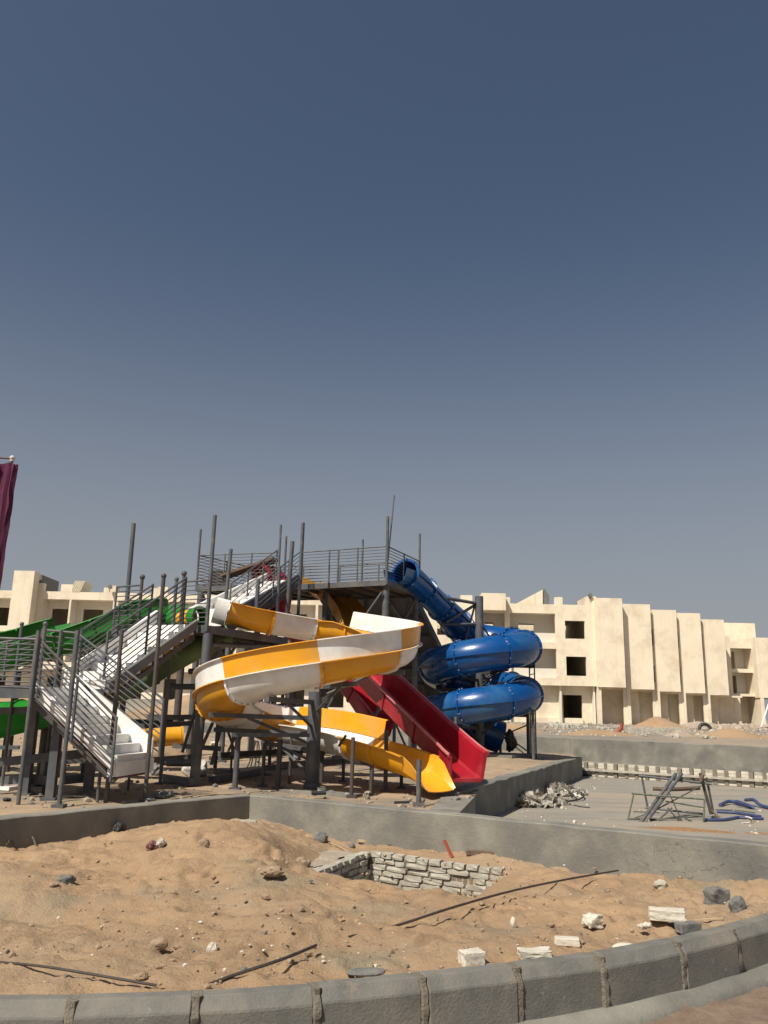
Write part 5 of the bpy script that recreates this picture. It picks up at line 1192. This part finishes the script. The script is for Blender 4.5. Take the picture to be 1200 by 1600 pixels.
slab_rod([(1100,1281,0),(1130,1281,0),(1155,1277,0),(1175,1279,0),(1192,1279,0)], .028, 'hose', 'hose', 'straight blue hose lying nearest the wall', 'hose')
slab_rod([(1120,1268,0),(1150,1270,0),(1188,1276,0)], .03, 'hose', 'hose', 'thin blue hose lying above the straight one', 'hose')
slab_rod([(1160,1286,0),(1172,1285,0),(1175,1279,.08),(1165,1276,.09)], .015, 'bag', 'hook', 'white hooked rod beside the blue hoses', 'rod')
slab_rod([(1118,1265,0),(1150,1266,0),(1180,1270,0)], .012, 'gframe', 'green_rod', 'thin green rod lying behind the blue hoses', 'rod')
slab_rod([(1020,1232,0),(1050,1233,0),(1092,1231,0)], .05, 'oldwood', 'dark_patch_bar', 'dark timber lying behind the trestle frames', 'timber')
random.seed(41); b1, b2_ = bmesh.new(), bmesh.new()
def gen_slab():
    p = G(random.uniform(770,1200), random.uniform(1212,1310), zf); q = V((p.x,p.y,zf))
    if linedist(q, WC, WB1) < .3 or linedist(q, L0, L1) > -.05 or linedist(q, V((1.2,13.5,0)), V((6.25,26.4,0))) > -.05: return None
    if random.random() < sst(790,1000,600+F*q.x/q.y)*.75: return None
    return p
pebs(b1, 420, gen_slab, .008, .045); pebs(b2_, 260, gen_slab, .008, .05)
tag(put('slab_rubble', b1, 'rubble', None), 'small rubble on the pool floor', 'rubble', kind='stuff'); tag(put('slab_chips', b2_, 'stone', None), 'small pale chips on the pool floor', 'rubble', kind='stuff')

# ------------------------------------------------------------------ FAR CLUTTER
def far_pt(px, py):
    Y = 50
    for _ in range(12):
        p = P(px, py, Y); z = far_z(p.x, Y); q = G(px, py, z) if (py > 1112+(px-600)*.022+2) else P(px,py,60); Y = min(max(q.y,30),66)
    p = P(px,py,Y); return V((p.x,p.y,far_z(p.x,Y)))
def cone_heap(x, y, rx, ry, h, m, name, label, cat, seed):
    bm = bmesh.new(); N = 40; vv = []; z = far_z(x, y)-.12
    for j in range(N+1):
        row = []
        for i in range(N+1):
            a, b = i/N*2-1, j/N*2-1; r = math.hypot(a,b); e = 1+.3*noise.noise(V((a*1.5,b*1.5,seed)))
            hh = math.exp(-(r/.48/e)**1.7)*h*(1+.18*fbm(a,b,3,4,seed)); row.append(bm.verts.new((x+a*rx*1.5,y+b*ry*1.5,z+hh)))
        vv.append(row)
    for j in range(N):
        for i in range(N): bm.faces.new((vv[j][i],vv[j][i+1],vv[j+1][i+1],vv[j+1][i]))
    solo(name, bm, m, label, cat, smooth=True)
for px, Y, rx, h, m_, l_, sd_ in ((1030,52,2.0,.8,'sand','orange sand pile in front of the upright panels',1),(1062,38,1.0,.4,'rubble','low grey brown spoil pile behind the far wall, centre right',2),(1137,37,1.9,.5,'sand','large orange sand pile just behind the far wall at right',3),(1215,36,1.2,.4,'sand','orange sand pile at the right edge of the picture',4),(935,37,2.2,.32,'sand','low spread of orange soil behind the far wall by the red pipe',5),(805,40,1.6,.5,'sand','low sand spread beyond the blue slide',6),(300,52,3.5,1.2,'sand','long sand bank behind the middle platform posts',7),(60,50,6,1.4,'sand','broad sand bank behind the green slides',8),(620,44,3,.5,'sand','low sand bank seen between the tower posts',9),(1095,58,2.4,.5,'rubble','rubble bank at the foot of the fins',10)):
    cone_heap(bx(px,Y,1120), Y, rx, rx*.8, h, m_, 'sand_pile', l_, 'pile', sd_)
random.seed(51); b1, b2_ = bmesh.new(), bmesh.new()
def gen_far(x0_, x1_, Y0, Y1):
    def g():
        Y = random.uniform(Y0,Y1); x = bx(random.uniform(x0_,x1_), Y, 1130); return V((x, Y, far_z(x,Y)))
    return g
pebs(b1, 500, gen_far(640,1210,38,64), .04, .16); pebs(b1, 500, gen_far(1100,1200,55,74), .08, .35); pebs(b2_, 260, gen_far(860,1210,34,60), .05, .2); pebs(b2_, 150, gen_far(860,905,50,58), .06, .22)
for b_, m_, l_ in ((b1,'rubble','brown rubble strewn along the foot of the buildings'),(b2_,'brick','white broken blocks strewn behind the far wall')): tag(put('far_rubble', b_, m_, None), l_, 'rubble', kind='stuff')
# stacked pale bricks in low rows behind wall
bs = thing('brick_stack', 'low rows of grey bricks laid out behind the far wall', 'brick stack', V((bx(1010,42),42,far_z(bx(1010,42),42))))
random.seed(61)
for r_ in range(4):
    for k in range(16):
        Y = 40+r_*1.4; x = bx(985+k*5.2,Y,1140); o = link('brick', random.choice(BM), bs); o.location = V((x,Y,far_z(x,Y)+.1))-OFF[bs.name]; o.scale = (.3,.3,.28); o.rotation_euler = (0,0,random.uniform(-.2,.2))
p = V((bx(968,37,1140),37,far_z(bx(968,37),37))); rod('red_pipe', [p+V((-.3,0,.05)), p+V((-.1,0,.12)), p+V((.08,0,.3)), p+V((.1,0,.5))], .08, 'rust', 'curved red pipe standing up behind the far wall', 'pipe', 10)
q = V((bx(1187,60),60,1.0)); rod('white_pole', [P(1183,1156,58), P(1201,1100,58)], .06, 'white', 'white pole leaning at the right edge in front of the balconies', 'pole', 8)
c_ = P(1102,1141,50); bm = bmesh.new()
b_tube(bm, [c_+V((math.cos(a)*.35,.1*math.sin(a),math.sin(a)*.35)) for a in [2*PI*k/16 for k in range(17)]], .1, 8, False); solo('tyre', bm, 'rubber', 'black tyre standing near the sand pile in front of the buildings', 'tyre', smooth=True)
